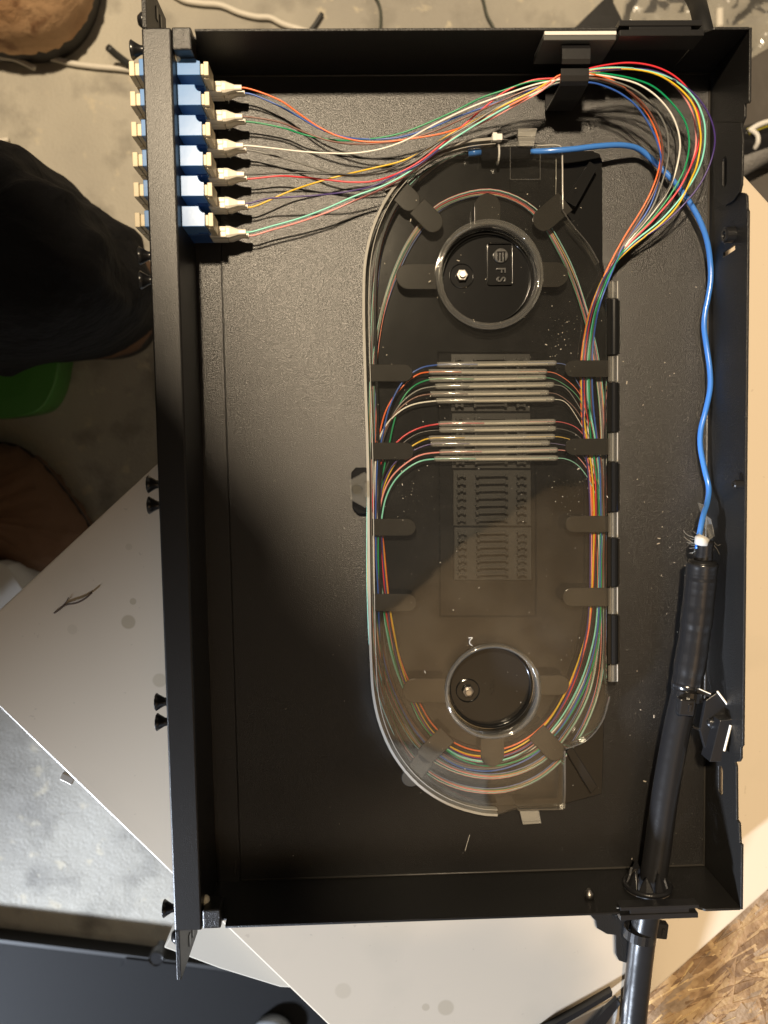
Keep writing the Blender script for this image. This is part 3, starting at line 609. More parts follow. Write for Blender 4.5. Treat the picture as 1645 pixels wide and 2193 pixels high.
# circular wells in the lid (open), with raised rings
for (cx, cy, ro, ri) in ((1047, 590, 113, 101), (1055, 1478, 104, 96)):
    c = U(cx, cy, 12); s = 12; k = (CP[2] - 12) / FP; 
    rO, rI = ro * k * 1.0, ri * k
    bm = new(); lathe(bm, [(rI + .5, 4.6), (rI - .1, 4.6), (rI - .1, 14.6), (rI + .6, 15.4), (rI + 1.4, 15.4), (rI + 1.8, 14.6), (rI + 2.2, 14.5), (rO, 14.9), (rO + .5, 14.3), (rO + .3, 13), (rI + 1.6, 13), (rI + 1.0, 5), (rI + .5, 4.6)], (c.x, c.y, 0), 'z', 96); put('lid_ring', bm, RING, lid, smooth=True)
    bm = new(); lathe(bm, [(rI - 1.2, 4), (rI - 1.2, 5.6), (rI - 1.8, 5.6), (rI - 1.8, 4), (rI - 1.2, 4)], (c.x, c.y, 0), 'z', 96); put('reel_hub', bm, TRAYPL, st, smooth=True)
# retaining tongues under the lid
def tongue(px0, py0, px1, py1, wpx, tip_both=False, z=11.5, mat=None):
    a, b_ = U(px0, py0, z), U(px1, py1, z); d_ = (b_ - a); L = d_.length; d_.normalize(); n = Vector((-d_.y, d_.x, 0)); r_ = wpx * .235 / 2
    pts = []
    for k in range(13):
        t = -pi / 2 + pi * k / 12; p = b_ - d_ * r_ + d_ * r_ * math.cos(t) + n * r_ * math.sin(t); pts.append((p.x, p.y, z))
    if tip_both:
        for k in range(13):
            t = pi / 2 + pi * k / 12; p = a + d_ * r_ + d_ * r_ * math.cos(t) + n * r_ * math.sin(t); pts.append((p.x, p.y, z))
    else: pts += [tuple(a + n * r_), tuple(a - n * r_)]
    bm = new(); prism(bm, pts, (0, 0, 1.2)); o = put('retaining_tongue', bm, mat or TONGUE, st, bevel=.35); return o
for args in ((838, 392, 893, 446, 48), (893, 442, 942, 492, 46), (1044, 482, 1044, 415, 56), (1210, 432, 1146, 487, 50), (935, 593, 848, 593, 55), (1158, 589, 1216, 589, 54),
             (790, 799, 884, 799, 38), (795, 966, 886, 966, 38), (797, 1129, 890, 1129, 38), (800, 1290, 892, 1290, 40),
             (1305, 790, 1209, 790, 37), (1305, 957, 1210, 957, 37), (1305, 1122, 1210, 1122, 37), (1305, 1278, 1204, 1278, 42),
             (958, 1572, 900, 1628, 46), (912, 1622, 868, 1680, 44), (1054, 1580, 1054, 1640, 54), (1148, 1566, 1202, 1622, 46), (955, 1478, 862, 1478, 56), (1155, 1466, 1218, 1466, 46)):
    tongue(*args)
# splice holders
def rect_px(x0, y0, x1, y1): return [(x0, y1), (x1, y1), (x1, y0), (x0, y0)]
fr = [(938, 754), (1148, 754), (1148, 1320), (943, 1320)]
bm = new()
for a, b_ in zip(fr, fr[1:] + fr[:1]): sweep(bm, [U(*a, 4.4), U(*b_, 4.4)], .45, 6)
put('holder_frame', bm, TRAYPL, st)
for j, (x0, y0, x1, y1) in enumerate(((966, 758, 1135, 881), (968, 885, 1136, 1003), (971, 1007, 1137, 1126), (973, 1130, 1138, 1242))):
    h = put('splice_holder', slab(new(), rect_px(x0, y0, x1, y1), 4, 5.4), HOLDER, st, bevel=.2)
    n_ = 7
    for k in range(n_):
        y = y0 + 12 + (y1 - y0 - 24) * k / (n_ - 1); bm = new()
        for xa_, xb_ in ((x0 + 8, x0 + 26), (x0 + 48, x1 - 50), (x1 - 30, x1 - 10)):
            a = U(xa_, y, 8); b_ = U(xb_, y, 8); box(bm, (a.x, a.y - .45, 5.35), (b_.x, a.y + .45, 9.2))
            box(bm, (a.x, a.y - .9, 8.2), (a.x + 1.4, a.y + .9, 9.8)); box(bm, (b_.x - 1.4, a.y - .9, 8.2), (b_.x, a.y + .9, 9.8))
        put('holder_rib', bm, HOLDER, h, bevel=.12)
# hinge at the right
for y0, y1 in ((642, 760), (820, 925), (990, 1095), (1152, 1255), (1316, 1420)):
    bm = new(); a, b_ = U(1314, y0, 11), U(1314, y1, 11); sweep(bm, [b_, a], 2.5, 16); box(bm, (a.x - 3.6, b_.y, 3), (a.x - 1.6, a.y, 12.5)); box(bm, (a.x + 1.9, b_.y + .5, 7), (a.x + 3.1, a.y - .5, 11.5)); put('hinge_barrel', bm, TRAYPL, st)
for y0, y1 in ((603, 640), (763, 818), (927, 988), (1097, 1150), (1257, 1314), (1422, 1458)):
    bm = new(); a, b_ = U(1314, y0, 11), U(1314, y1, 11); sweep(bm, [b_, a], 1.9, 14); sweep(bm, [b_ + Vector((1.9, 0, .4)), a + Vector((1.9, 0, .4))], .2, 6); box(bm, (a.x - 3.4, b_.y + .2, 12.2), (a.x - 1.4, a.y - .2, 13.2)); put('hinge_knuckle', bm, RING, lid, smooth=False)
    bm = new(); sweep(bm, [b_ + Vector((1.7, 0, 1.2)), a + Vector((1.7, 0, 1.2))], .4, 6); sweep(bm, [b_ + Vector((-.9, .3, 1.8)), a + Vector((-.9, -.3, 1.8))], .22, 6); put('knuckle_edge', bm, EDGEPL, lid)
# latch on the left
oc = [(752, 1012), (762, 1001), (800, 1001), (806, 1001), (806, 1100), (768, 1100), (755, 1090)]
put('latch_plate', slab(new(), oc, 4, 5.6), TRAYPL, st, bevel=.5)
put('lid_latch', slab(new(), [(749, 1028), (781, 1010), (790, 1020), (790, 1080), (783, 1088), (750, 1070)], 12.8, 14.2), RING, lid, bevel=.3)
c = U(764, 1048, 14.3); put('latch_ring', lathe(new(), [(2.4, 14.2), (2.7, 14.5), (3.0, 14.2)], (c.x, c.y, 0), 'z', 24), CLEAR, lid)
put('latch_bar', slab(new(), rect_px(780, 1031, 790, 1065), 11, 15.2), WHITEPL if False else LIDRIM, lid, bevel=.2)
# blocks on the base corners
for pts in ([(1208, 428), (1263, 345), (1281, 356), (1233, 443)], [(1212, 1610), (1225, 1598), (1280, 1685), (1266, 1700)]):
    put('corner_post', slab(new(), pts, 4, 11), TRAYPL, st, bevel=.3)
# clips on the lid
for q in ([(1110, 275), (1151, 274), (1147, 292), (1109, 292)],): put('lid_clip', slab(new(), q, 12, 14.6), CLIP, lid, bevel=.3)
put('lid_clip', slab(new(), [(1109, 293), (1147, 293), (1144, 312), (1112, 312)], 10, 15.4), CLIP, lid, bevel=.3)
put('lid_clip', slab(new(), [(1113, 1737), (1155, 1736), (1160, 1764), (1120, 1767)], 10, 14), CLIP, lid, bevel=.5)
bm = new(); fr = [(1093, 309), (1157, 309), (1157, 384), (1093, 384)]
for a, b_ in zip(fr, fr[1:] + fr[:1]): sweep(bm, [U(*a, 14.8), U(*b_, 14.8)], .22, 5)
put('lid_window_edge', bm, CLEAR, lid)
# wells: nuts and embossing
for i_, (px, py) in enumerate(((990, 589), (1003, 1481))):
    c = U(px, py, 6)
    bm = new(); lathe(bm, [(6.5, 4), (6.5, 4.5), (6.0, 4.7), (6.0, 4.02), (6.5, 4)], (c.x, c.y, 0), 'z', 40); put('screw_boss', bm, TRAYPL, st, smooth=False)
    n = root('lock_nut', ('dark hex nut on a screw in the upper well of the splice tray', 'dark hex nut on a screw in the lower well of the splice tray')[i_], 'nut', (c.x, c.y, 4))
    bm = new(); lathe(bm, [(3.3, 4.1), (3.3, 6.4), (2.9, 6.8), (1.7, 6.8)], (c.x, c.y, 0), 'z', 6); put('hex_nut', bm, DARKSTEEL, n, bevel=.2)
    bm = new(); lathe(bm, [(1.75, 4.1), (1.75, 8.2), (1.5, 8.5)], (c.x, c.y, 0), 'z', 20); put('screw_end', bm, STEEL, n)
a, b_ = U(1044, 521, 5), U(1098, 609, 5); bm = new(); fr = rrect(a.x, b_.y, b_.x, a.y, 1.2)
sweep(bm, [Vector((x, y, 5)) for x, y in fr], .4, 6, closed=True); put('emblem_frame', bm, TRAYPL, st, smooth=True)
EMB = mk('embossed_black', (.03, .029, .027), .3, bump=[(300, .0001, 2)])
c = U(1073, 547, 5)
bm = new(); lathe(bm, [(3.9, 4), (3.9, 4.8), (3.5, 5.1)], (c.x, c.y, 0), 'z', 40); e = put('emblem_disc', bm, EMB, st)
bm = new(); 
for k, L_ in ((-1.6, 2.2), (0, 3.4), (1.6, 3.9)): box(bm, (c.x + k - .45, c.y - 1.9 - L_ * .3, 4.9), (c.x + k + .45, c.y + 1.7, 5.45))
box(bm, (c.x - 2.4, c.y + 1.4, 4.9), (c.x + 2.4, c.y + 2.0, 5.35)); put('emblem_bars', bm, TRAYPL, e)
c = U(1073, 588, 5); bm = text_mesh('F S', 6.4, .8)
bm.transform(Matrix.Translation((c.x, c.y, 4.5)) @ Matrix.Rotation(-pi / 2, 4, 'Z')); put('embossed_letters', bm, EMB, st)
c = U(1055, 1474, 5); bm = text_mesh('>PC<', 3.6, .4)
bm.transform(Matrix.Translation((c.x, c.y, 4.1)) @ Matrix.Rotation(-pi / 2, 4, 'Z')); put('embossed_letters', bm, TRAYPL, st)

# ------------------------------------------------------------------ blue tube and black cable
bt = [(1137, 325, 13), (1180, 323, 16), (1230, 319, 17), (1280, 313, 16), (1335, 311, 13), (1370, 320, 9), (1400, 345, 7), (1440, 385, 8), (1475, 430, 8), (1500, 475, 8), (1514, 515, 7), (1521, 560, 6), (1522, 600, 6), (1516, 640, 6), (1510, 670, 6), (1508, 700, 6), (1513, 740, 6), (1520, 790, 7), (1521, 830, 7), (1511, 880, 6), (1501, 920, 6), (1500, 955, 6), (1509, 1005, 6), (1518, 1045, 8), (1515, 1075, 12), (1506, 1105, 18), (1497, 1150, 22), (1494, 1175, 22)]
buf = tube('buffer_tube', bt, 1.42, BUFFER, seg=14); tag(buf, 'wavy bright blue buffer tube running down the right side of the tray', 'buffer tube')
bt2 = root('buffer_tube_end', 'short cut blue tube end tied at the top of the splice tray', 'buffer tube', U(1015, 327, 5))
bm = new(); a, b_ = U(1003, 328, 10), U(1030, 326, 10); sweep(bm, [a, b_], 1.75, 14); put('tube_end', bm, BUFFER, bt2, smooth=True)
bm = new(); a, b_ = U(1032, 331, 10), U(1138, 328, 10); sweep(bm, [a, a.lerp(b_, .5), b_], [3.3, 3.5, 3.2], 14); put('felt_wrap', bm, CLOTH, bt2, smooth=True)
ct = root('cable_tie', 'small white cable tie strapping the blue tube at the top of the splice tray', 'cable tie', U(1066, 315, 10))
bm = new(); a = U(1064, 296, 15); obox(bm, a, (2.6, 0, 0), (0, 1.6, 0), (0, 0, 2)); obox(bm, U(1060, 293, 17), (1.1, 0, 0), (0, 2.0, 0), (0, 0, .8)); put('tie_head', bm, WHITEPL, ct, bevel=.3)
bm = new(); P = [Vector((U(1069, 318, 14).x, U(1069, 331, 10).y + 4.1 * math.sin(t), 10 + 4.1 * math.cos(t))) for t in [k * pi / 10 - pi / 2 for k in range(0, 21)]]
sweep(bm, P, 1.0, 8, flat=(.5, 1.3)); put('tie_strap', bm, WHITEPL, ct, smooth=False)

cab = root('black_cable', 'thick black outdoor cable at the lower right with its end wrapped in tape', 'cable', U(1430, 1650, 10))
cp = [(1350, 2330, 6), (1357, 2193, 8), (1366, 2100, 12), (1378, 2000, 18), (1391, 1925, 20), (1404, 1850, 20), (1425, 1700, 19), (1450, 1560, 18), (1472, 1460, 18), (1489, 1350, 19), (1499, 1260, 20), (1505, 1200, 21)]
P = catmull([U(*p) for p in cp], 6); put('jacket', sweep(new(), P, 6.9, 28), RUBBER, cab, smooth=True)
cp2 = [(1468, 1480, 18), (1472, 1460, 18), (1489, 1350, 19), (1499, 1260, 20), (1504, 1205, 21)]
P = catmull([U(*p) for p in cp2], 14); rr = random.Random(5); R_ = [7.2 + (0.25 if (i // 6) % 2 else 0) + rr.uniform(-.12, .12) + min(i, 12) * .05 for i in range(len(P))]
put('tape_wrap', sweep(new(), P, R_, 28), TAPE, cab, smooth=True)
P = [U(1504, 1207, 21), U(1506, 1195, 21), U(1508, 1182, 22), U(1509, 1165, 22), U(1509, 1158, 22)]
put('tape_collar', sweep(new(), P, [4.2, 4.9, 4.3, 4.6, 4.9], 20), TAPE, cab, smooth=True)
P = [U(1502, 1166, 24), U(1504, 1152, 24.5), U(1506, 1148, 24.5)]; put('white_liner', sweep(new(), P, [3.4, 3.7, 2.6], 14), mk('liner', (.5, .48, .44), .4), cab, smooth=True)
# slivers of clear binder film and stray yarn round the cable end
rr = random.Random(9)
for q in ([(1494, 1076, 14), (1508, 1082, 15), (1506, 1096, 15), (1503, 1105, 16)], [(1513, 1105, 23), (1522, 1112, 24), (1530, 1148, 23), (1520, 1156, 23), (1510, 1120, 22)], [(1505, 1120, 20), (1512, 1122, 20), (1526, 1152, 22), (1518, 1155, 22)]):
    bm = new(); prism(bm, [tuple(U(*p)) for p in q], (0.1, 0.1, .25)); put('binder_film', bm, CLEAR, cab)
bm = new()
for k in range(34):
    side = rr.choice((-1, -1, 1)); x, y = 1494 + rr.uniform(0, 32), 1158 + rr.uniform(-8, 8)
    a = rr.gauss(pi if side < 0 else 0.4, .75); L_ = rr.uniform(8, 60 if side < 0 else 42); P = []
    for j in range(6):
        P.append((x, y, 22 - j * 1.5 + rr.uniform(-.5, .5))); a += rr.uniform(-.75, .75); x += math.cos(a) * L_ / 5; y -= math.sin(a) * L_ / 5 * (.6 if side < 0 else 1.5)
    sweep(bm, catmull([U(*p) for p in P], 3), .06, 4)
o = put('aramid_yarn', bm, mk('yarn', (.42, .39, .32), .5), cab); o['kind'] = 'stuff'

# cable ties on the black cable
def ringtie(px, py, z, r, wd, name_label, head):
    t = root('black_cable_tie', name_label, 'cable tie', U(px, py, z - r))
    c = U(px, py, z); d_ = (U(px + 8, py - 60, z) - c).normalized(); n = Vector((-d_.y, d_.x, 0)); P = []
    for k in range(28):
        a = 2 * pi * k / 28; P.append(c + n * r * math.cos(a) + Vector((0, 0, 1)) * r * math.sin(a))
    bm = new(); n_ = len(P); V = []
    for k, p in enumerate(P):
        o_ = (p - c).normalized(); V.append([bm.verts.new(p + d_ * s1 * wd / 2 + o_ * s2) for s1, s2 in ((-1, -.4), (1, -.4), (1, .5), (-1, .5))])
    for k in range(n_):
        for j in range(4): bm.faces.new((V[k][j], V[k][(j + 1) % 4], V[(k + 1) % n_][(j + 1) % 4], V[(k + 1) % n_][j]))
    put('tie_strap', bm, TAPE, t); bm = new(); hc = U(*head); obox(bm, hc, d_ * 4.2, n * 4.0, (0, 0, 2.6)); put('tie_head', bm, BLKPL, t, bevel=.7)
    bm = new(); obox(bm, hc + Vector((0, 0, 2.7)) + n * -1.2, d_ * 2.0, n * .7, (0, 0, .5)); put('tie_pawl', bm, STEEL if False else TAPE, t, bevel=.2)
ringtie(1472, 1487, 18.5, 7.6, 5, 'black cable tie holding the cable end to its bracket beside the rear wall', (1468, 1513, 26))
ringtie(1370, 1998, 17, 8.2, 5, 'black cable tie round the cable outside the tray, its head sticking out to the right', (1412, 1990, 14))
# anchor bracket inside
br = root('tie_anchor', 'angular black metal tie anchor screwed to the rear wall beside the cable', 'bracket', U(1545, 1550, 12))
put('anchor_plate', slab(new(), [(1512, 1500), (1538, 1482), (1578, 1532), (1583, 1542), (1545, 1545), (1528, 1580), (1516, 1620), (1508, 1595), (1500, 1565)], 20, 23), BLKPL, br, bevel=.3)
put('anchor_arm', slab(new(), [(1494, 1474), (1524, 1486), (1522, 1494), (1492, 1484)], 20, 26), BLKPL, br, bevel=.3)
put('anchor_arm', slab(new(), [(1484, 1554), (1503, 1561), (1502, 1567), (1484, 1560)], 15, 21), BLKPL, br, bevel=.3)
bm = new(); ring = [(1521, 1631), (1540, 1544), (1578, 1538), (1582, 1545), (1570, 1546), (1567, 1552), (1552, 1612), (1560, 1624), (1556, 1632)]
put('anchor_foot', slab(new(), [(1520, 1632), (1542, 1543), (1580, 1539), (1580, 1547), (1563, 1551), (1549, 1612), (1545, 1632)], 20, 31), BLKPL, br, bevel=.4)
EDGE = mk('edge_glint', (.8, .76, .68), .35)  # pale colour stands in for glints along the anchor's edges
bm = new(); sweep(bm, [U(1536, 1480, 25), U(1573, 1529, 25)], .55, 6); sweep(bm, [U(1565, 1553, 31), U(1551, 1608, 31)], .65, 6); sweep(bm, [U(1497, 1475, 26.4), U(1522, 1486, 26.4)], .3, 6); put('glint_strip', bm, EDGE, br)
bm = new(); c = U(1524, 1548, 23); lathe(bm, [(2.6, 0), (2.6, 1.2), (1.6, 1.9), (.01, 2)], c, 'z', 20); put('anchor_screw', bm, BLKPL, br, smooth=True)
# outer bracket under the cable
ob = put('strain_relief_bracket', slab(new(), [(1262, 1958), (1275, 1972), (1278, 1988), (1300, 2001), (1318, 2003), (1319, 2045), (1326, 2058), (1345, 2064), (1368, 2060), (1380, 2045), (1386, 2030), (1402, 2014), (1406, 1990), (1400, 1958)], 6, 8.5), POWDER2, bevel=.4)
tag(ob, 'flat black metal strain relief bracket outside the tray under the cable', 'bracket')

# ------------------------------------------------------------------ person at the left
pe = root('person', 'person squatting at the left edge in black trousers and brown suede boots', 'person', (-420, 240, ZF))
def smooth_outline(px, z, n=5): return [tuple(p.xy) for p in catmull([U(x, y, z) for x, y in px], n, True)]
kn = [(-420, 250), (-250, 225), (-120, 240), (0, 318), (50, 332), (100, 372), (125, 411), (180, 424), (225, 442), (258, 490), (285, 545), (291, 600), (270, 652), (220, 700), (150, 735), (60, 753), (-50, 760), (-250, 780), (-420, 770)]
bm = new(); dome(bm, smooth_outline(kn, -70), 0, [(.70, -248), (.76, -220), (.80, -195), (.86, -165), (.92, -135), (.965, -110), (.99, -90), (.985, -70), (.95, -52), (.88, -38), (.78, -28), (.65, -20), (.5, -14), (.35, -11), (.2, -9)], noise=.5, seed=4)
from mathutils import noise as mn
for v in bm.verts:
    q = v.co * .011; n3 = mn.noise(q * 1.0) * 26 + abs(mn.noise(q * 2.6 + Vector((3, 1, 0)))) * -16 + mn.noise(Vector((v.co.x * .03 + v.co.y * .05, v.co.z * .02, 0))) * 5
    dx = Vector((v.co.x + 160, v.co.y - 290, v.co.z + 150)).normalized(); v.co += dx * n3
tr = put('trousers', bm, CLOTH, pe, smooth=True); sm = tr.modifiers.new('sub', 'SUBSURF'); sm.levels = sm.render_levels = 1
bo = [(-260, -330), (-60, -330), (150, -230), (215, -90), (213, -20), (190, 45), (160, 85), (112, 114), (50, 121), (-30, 113), (-160, 90), (-260, 40), (-300, -120)]
bm = new(); dome(bm, smooth_outline(bo, ZF + 20), ZF, [(.93, 0), (.94, 6), (.94, 18), (.92, 20)]); s1 = put('boot_sole', bm, SOLE, pe, smooth=False)
bm = new(); dome(bm, smooth_outline(bo, ZF + 20), ZF, [(.97, 20), (1.0, 28), (.97, 48), (.86, 72), (.65, 90), (.4, 105), (.2, 120)], noise=1.2, seed=8); bt_ = put('boot', bm, BOOT, pe, smooth=True); bt_['label'] = 'tan suede boot toe in the lamplight'
bo2 = [(-330, 940), (-150, 930), (0, 948), (50, 958), (95, 990), (135, 1035), (180, 1095), (205, 1145), (195, 1195), (120, 1225), (0, 1240), (-150, 1235), (-330, 1200)]
BS = mk('shaded_suede', (.12, .06, .028), .85, bump=[(16, 0.01, 4)])  # suede with the shade at the left darkened into its colour
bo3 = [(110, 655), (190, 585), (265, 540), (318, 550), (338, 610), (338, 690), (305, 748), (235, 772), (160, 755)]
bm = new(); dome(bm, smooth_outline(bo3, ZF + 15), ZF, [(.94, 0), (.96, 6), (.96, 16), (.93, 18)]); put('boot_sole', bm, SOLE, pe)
bm = new(); dome(bm, smooth_outline(bo3, ZF + 15), ZF, [(.96, 18), (1.0, 28), (.95, 46), (.82, 62), (.6, 76), (.35, 84), (.15, 90)], noise=1.0, seed=3); b3 = put('boot', bm, BS, pe, smooth=True); b3['label'] = 'shade-darkened brown boot half hidden under the trouser leg'
bag = root('leather_bag', 'brown leather bag, coloured darker for the deep shade, at the left edge below the green tub', 'bag', U(60, 1090, ZF))
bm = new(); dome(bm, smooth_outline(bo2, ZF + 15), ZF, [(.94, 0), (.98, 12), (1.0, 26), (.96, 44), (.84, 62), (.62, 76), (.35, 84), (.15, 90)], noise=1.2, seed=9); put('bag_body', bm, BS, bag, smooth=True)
P = [Vector((x, y, ZF + 24)) for x, y in smooth_outline(bo2, ZF + 15)]; put('bag_seam', sweep(new(), [p.lerp(Vector((*bag.location.xy / M, ZF + 24)), -.01) for p in P], 1.2, 6, closed=True), SOLE, bag, smooth=True)
# body out of frame: grown from one skeleton, posed to shade the tray
def skin_body(name, J, E_, mat, parent):
    off = worldoff(parent); me = bpy.data.meshes.new(name); keys = list(J)
    me.from_pydata([tuple((Vector(J[k][:3]) - off) * M) for k in keys], [(keys.index(a), keys.index(b)) for a, b in E_], [])
    o = bpy.data.objects.new(name, me); link(o, parent); s = o.modifiers.new('skin', 'SKIN'); s.use_smooth_shade = True
    for v, k in zip(me.skin_vertices[0].data if len(me.skin_vertices) else [], keys): v.radius = (J[k][3] * M, J[k][3] * M)
    if me.skin_vertices: me.skin_vertices[0].data[0].use_root = True
    ss = o.modifiers.new('sub', 'SUBSURF'); ss.levels = ss.render_levels = 1; me.materials.append(mat); return o
J = {'pelvis': (-620, 260, -40, 150), 'waist': (-500, 270, 220, 140), 'chest': (-250, 300, 560, 110), 'neck': (-165, 360, 680, 60), 'nape': (-130, 440, 750, 50), 'head': (-105, 520, 820, 72), 'crown': (-95, 560, 860, 60),
     'hipl': (-620, 400, -70, 95), 'kneel': (-440, 470, 60, 70), 'footl': (-430, 440, -180, 50), 'hipr': (-620, 110, -70, 95), 'kneer': (-420, -60, 40, 70), 'footr': (-420, 40, -190, 50),
     'shl': (-290, 440, 520, 75), 'ell': (-130, 530, 600, 46), 'wrl': (-30, 405, 610, 30), 'pal': (-5, 375, 620, 26), 'shr': (-260, 140, 520, 75), 'elr': (-170, 200, 600, 50), 'wrr': (-20, 285, 638, 38), 'par': (30, 290, 642, 38)}
for s, (x, y, z) in (('l', (-15, 370, 622)), ('r', (40, 290, 642))):
    for k in range(4): J['f%s%da' % (s, k)] = (x + 30 + k % 2 * 5, y - 22 + 15 * k, z - 4, 9); J['f%s%db' % (s, k)] = (x + 52 + k % 2 * 5, y - 22 + 15 * k, z - 4, 8)
    J['t%sa' % s] = (x + 5, y + (-35 if s == 'l' else 35), z - 2, 10); J['t%sb' % s] = (x + 25, y + (-48 if s == 'l' else 48), z - 2, 8)
E_ = [('pelvis', 'waist'), ('waist', 'chest'), ('chest', 'neck'), ('neck', 'nape'), ('nape', 'head'), ('head', 'crown'), ('pelvis', 'hipl'), ('hipl', 'kneel'), ('kneel', 'footl'), ('pelvis', 'hipr'), ('hipr', 'kneer'), ('kneer', 'footr'),
      ('chest', 'shl'), ('shl', 'ell'), ('ell', 'wrl'), ('wrl', 'pal'), ('chest', 'shr'), ('shr', 'elr'), ('elr', 'wrr'), ('wrr', 'par')]
for s in 'lr':
    for k in range(4): E_ += [('pa' + s, 'f%s%da' % (s, k)), ('f%s%da' % (s, k), 'f%s%db' % (s, k))]
    E_ += [('pa' + s, 't%sa' % s), ('t%sa' % s, 't%sb' % s)]
skin_body('body', J, E_, CLOTH, pe)
bm = new(); P = catmull([(-610, 280, -80), (-520, 285, 180), (-350, 300, 430), (-220, 312, 570), (-130, 318, 630), (-95, 320, 655)], 5); n_ = len(P)
sweep(bm, P, [150 - 8 * math.sin(i * 1.3) * (i % 2) - (0 if i < n_ - 6 else (i - n_ + 6) * 13) for i in range(n_)], 28, flat=(.85, 1.2))
for q in ([(-270, 440, 540), (-200, 510, 575), (-130, 525, 600), (-80, 465, 605), (-28, 402, 610)], [(-260, 180, 540), (-200, 200, 590), (-130, 250, 620), (-60, 275, 636), (20, 288, 642)]):
    Q = catmull(q, 4); sweep(bm, Q, [62 - 20 * i / len(Q) for i in range(len(Q))], 18)
put('jacket', bm, CLOTH, pe, smooth=True)  # unseen jacket and sleeves, shaped to keep the lamp off tray and board
bm = new(); bmesh.ops.create_uvsphere(bm, u_segments=28, v_segments=18, radius=100, matrix=Matrix.Translation((-125, 480, 800)) @ Matrix.Diagonal((1.05, 1.3, 1.1, 1))); put('shade_hood', bm, CLOTH, pe, smooth=True)  # unseen ellipsoid added at the head, sized for a soft shadow across the tray

# ------------------------------------------------------------------ things round about
def rope(name, pts, r, mat, label, cat, grp=None, seg=8):
    o = tube(name, pts, r, mat, seg=seg); tag(o, label, cat, grp); return o
z = ZF + 3
rope('white_string', [(360, -20, z), (393, 0, z), (430, 7, z), (473, 11, z), (513, 27, z), (550, 36, z), (579, 38, z), (605, 51, z), (640, 62, z), (700, 80, z)], 2.4, STRING, 'white cord on the concrete behind the upper tray wall', 'cord')
rope('white_string', [(-30, 112, z), (0, 116, z), (45, 122, z), (100, 123, z), (150, 135, z), (200, 142, z), (272, 149, z), (320, 160, z)], 2.4, STRING, 'white cord passing below the tan boot towards the front beam', 'cord')
rope('white_string', [(0, 122, z + 4), (30, 126, z + 3), (75, 146, z + 2)], 2.2, STRING, 'short cut end of white cord below the tan boot', 'cord')
rope('white_string', [(-10, 306, z), (6, 301, z), (19, 299, z)], 2.0, STRING, 'scrap of white cord above the black trouser knee', 'cord')
DG = mk('dark_green_wire', (.045, .05, .035), .5)
rope('wire_offcut', [(655, 75, z), (672, 57, z), (690, 29, z)], 1.9, mk('dark_wire', (.03, .03, .028), .5), 'dark wire offcut standing up behind the upper tray wall', 'wire')
rope('wire_offcut', [(232, 102, z + 20), (250, 118, z + 12), (290, 148, z)], 3.0, bpy.data.materials['dark_wire'], 'thick dark wire offcut left of the front beam', 'wire')
rope('thin_wire', [(795, -20, z), (808, 0, z), (815, 22, z), (815, 60, z), (812, 90, z)], 1.2, DG, 'thin green wire curving out above the middle of the tray', 'wire')
rope('thin_wire', [(1028, -20, z), (1035, 0, z), (1043, 32, z), (1058, 62, z), (1065, 90, z)], 1.2, DG, 'thin green wire beside the black triangular scrap', 'wire')
# black scrap panel, strap, dark sheet, cables at the right
tag(put('black_scrap', slab(new(), [(1150, 145), (1235, 55), (1322, -30), (1312, 0), (1332, 40), (1390, 170)], ZF + .2, ZF + 8), POWDER2, bevel=.5), 'dark triangular scrap of sheet metal on the floor behind the upper wall', 'metal scrap')
rope('black_strap', [(1455, -60, -60), (1490, 0, -40), (1503, 45, -20), (1520, 120, -15)], 5.0, mk('matt_black_hose', (.008, .008, .008), .6, spec=.3), 'black hose leaving the tray near its upper right corner', 'hose')
bm = new(); slab(bm, [(1430, 240), (1600, 128), (1665, 90), (1760, 300), (1700, 420), (1560, 470)], ZF + .5, ZF + 30); tag(put('grey_sheet', bm, GREYFAB, bevel=3), 'dark grey padded sheet on the floor right of the tray', 'sheet')
hz = ZF + 52
CC = root('cable_bundle', 'bundle of thick black cables held with a white tie at the right edge', 'cables', U(1640, 300, ZF + 30))
for k, (pts, r_, mt) in enumerate((([(1540, 300, hz), (1600, 292, hz), (1650, 278, hz), (1720, 260, hz)], 8, TAPE), ([(1540, 320, hz), (1600, 312, hz), (1650, 302, hz), (1720, 290, hz)], 7.5, RUBBER), ([(1560, 370, hz - 10), (1600, 345, hz - 6), (1650, 318, hz - 4), (1720, 300, hz - 4)], 9, mk('grey_braid', (.16, .155, .15), .6, bump=[(400, .001, 2)])), ([(1580, 352, hz - 20), (1620, 330, hz - 16), (1700, 330, hz - 16)], 12, RUBBER))):
    P = catmull([U(*p) for p in pts], 5); put('cable', sweep(new(), P, r_, 14), mt, CC, smooth=True)
P = catmull([U(*p) for p in ((1604, 281, hz + 9), (1620, 270, hz + 10), (1640, 262, hz + 10), (1670, 257, hz + 9))], 5); put('tie_tail', sweep(new(), P, 2.0, 8), WHITEPL, CC, smooth=True)
P = catmull([U(*p) for p in ((1612, 280, hz + 10), (1622, 290, hz + 10), (1623, 305, hz + 9), (1616, 318, hz + 5))], 5); put('tie_loop', sweep(new(), P, 1.8, 8), WHITEPL, CC, smooth=True)
rope('yellow_wire', [(1600, 284, hz + 6), (1640, 268, hz + 6), (1700, 262, hz + 6)], 3.2, mk('yellow_wire_jacket', (.35, .30, .03), .4), 'yellow wire beside the white cable tie at the right edge', 'wire')
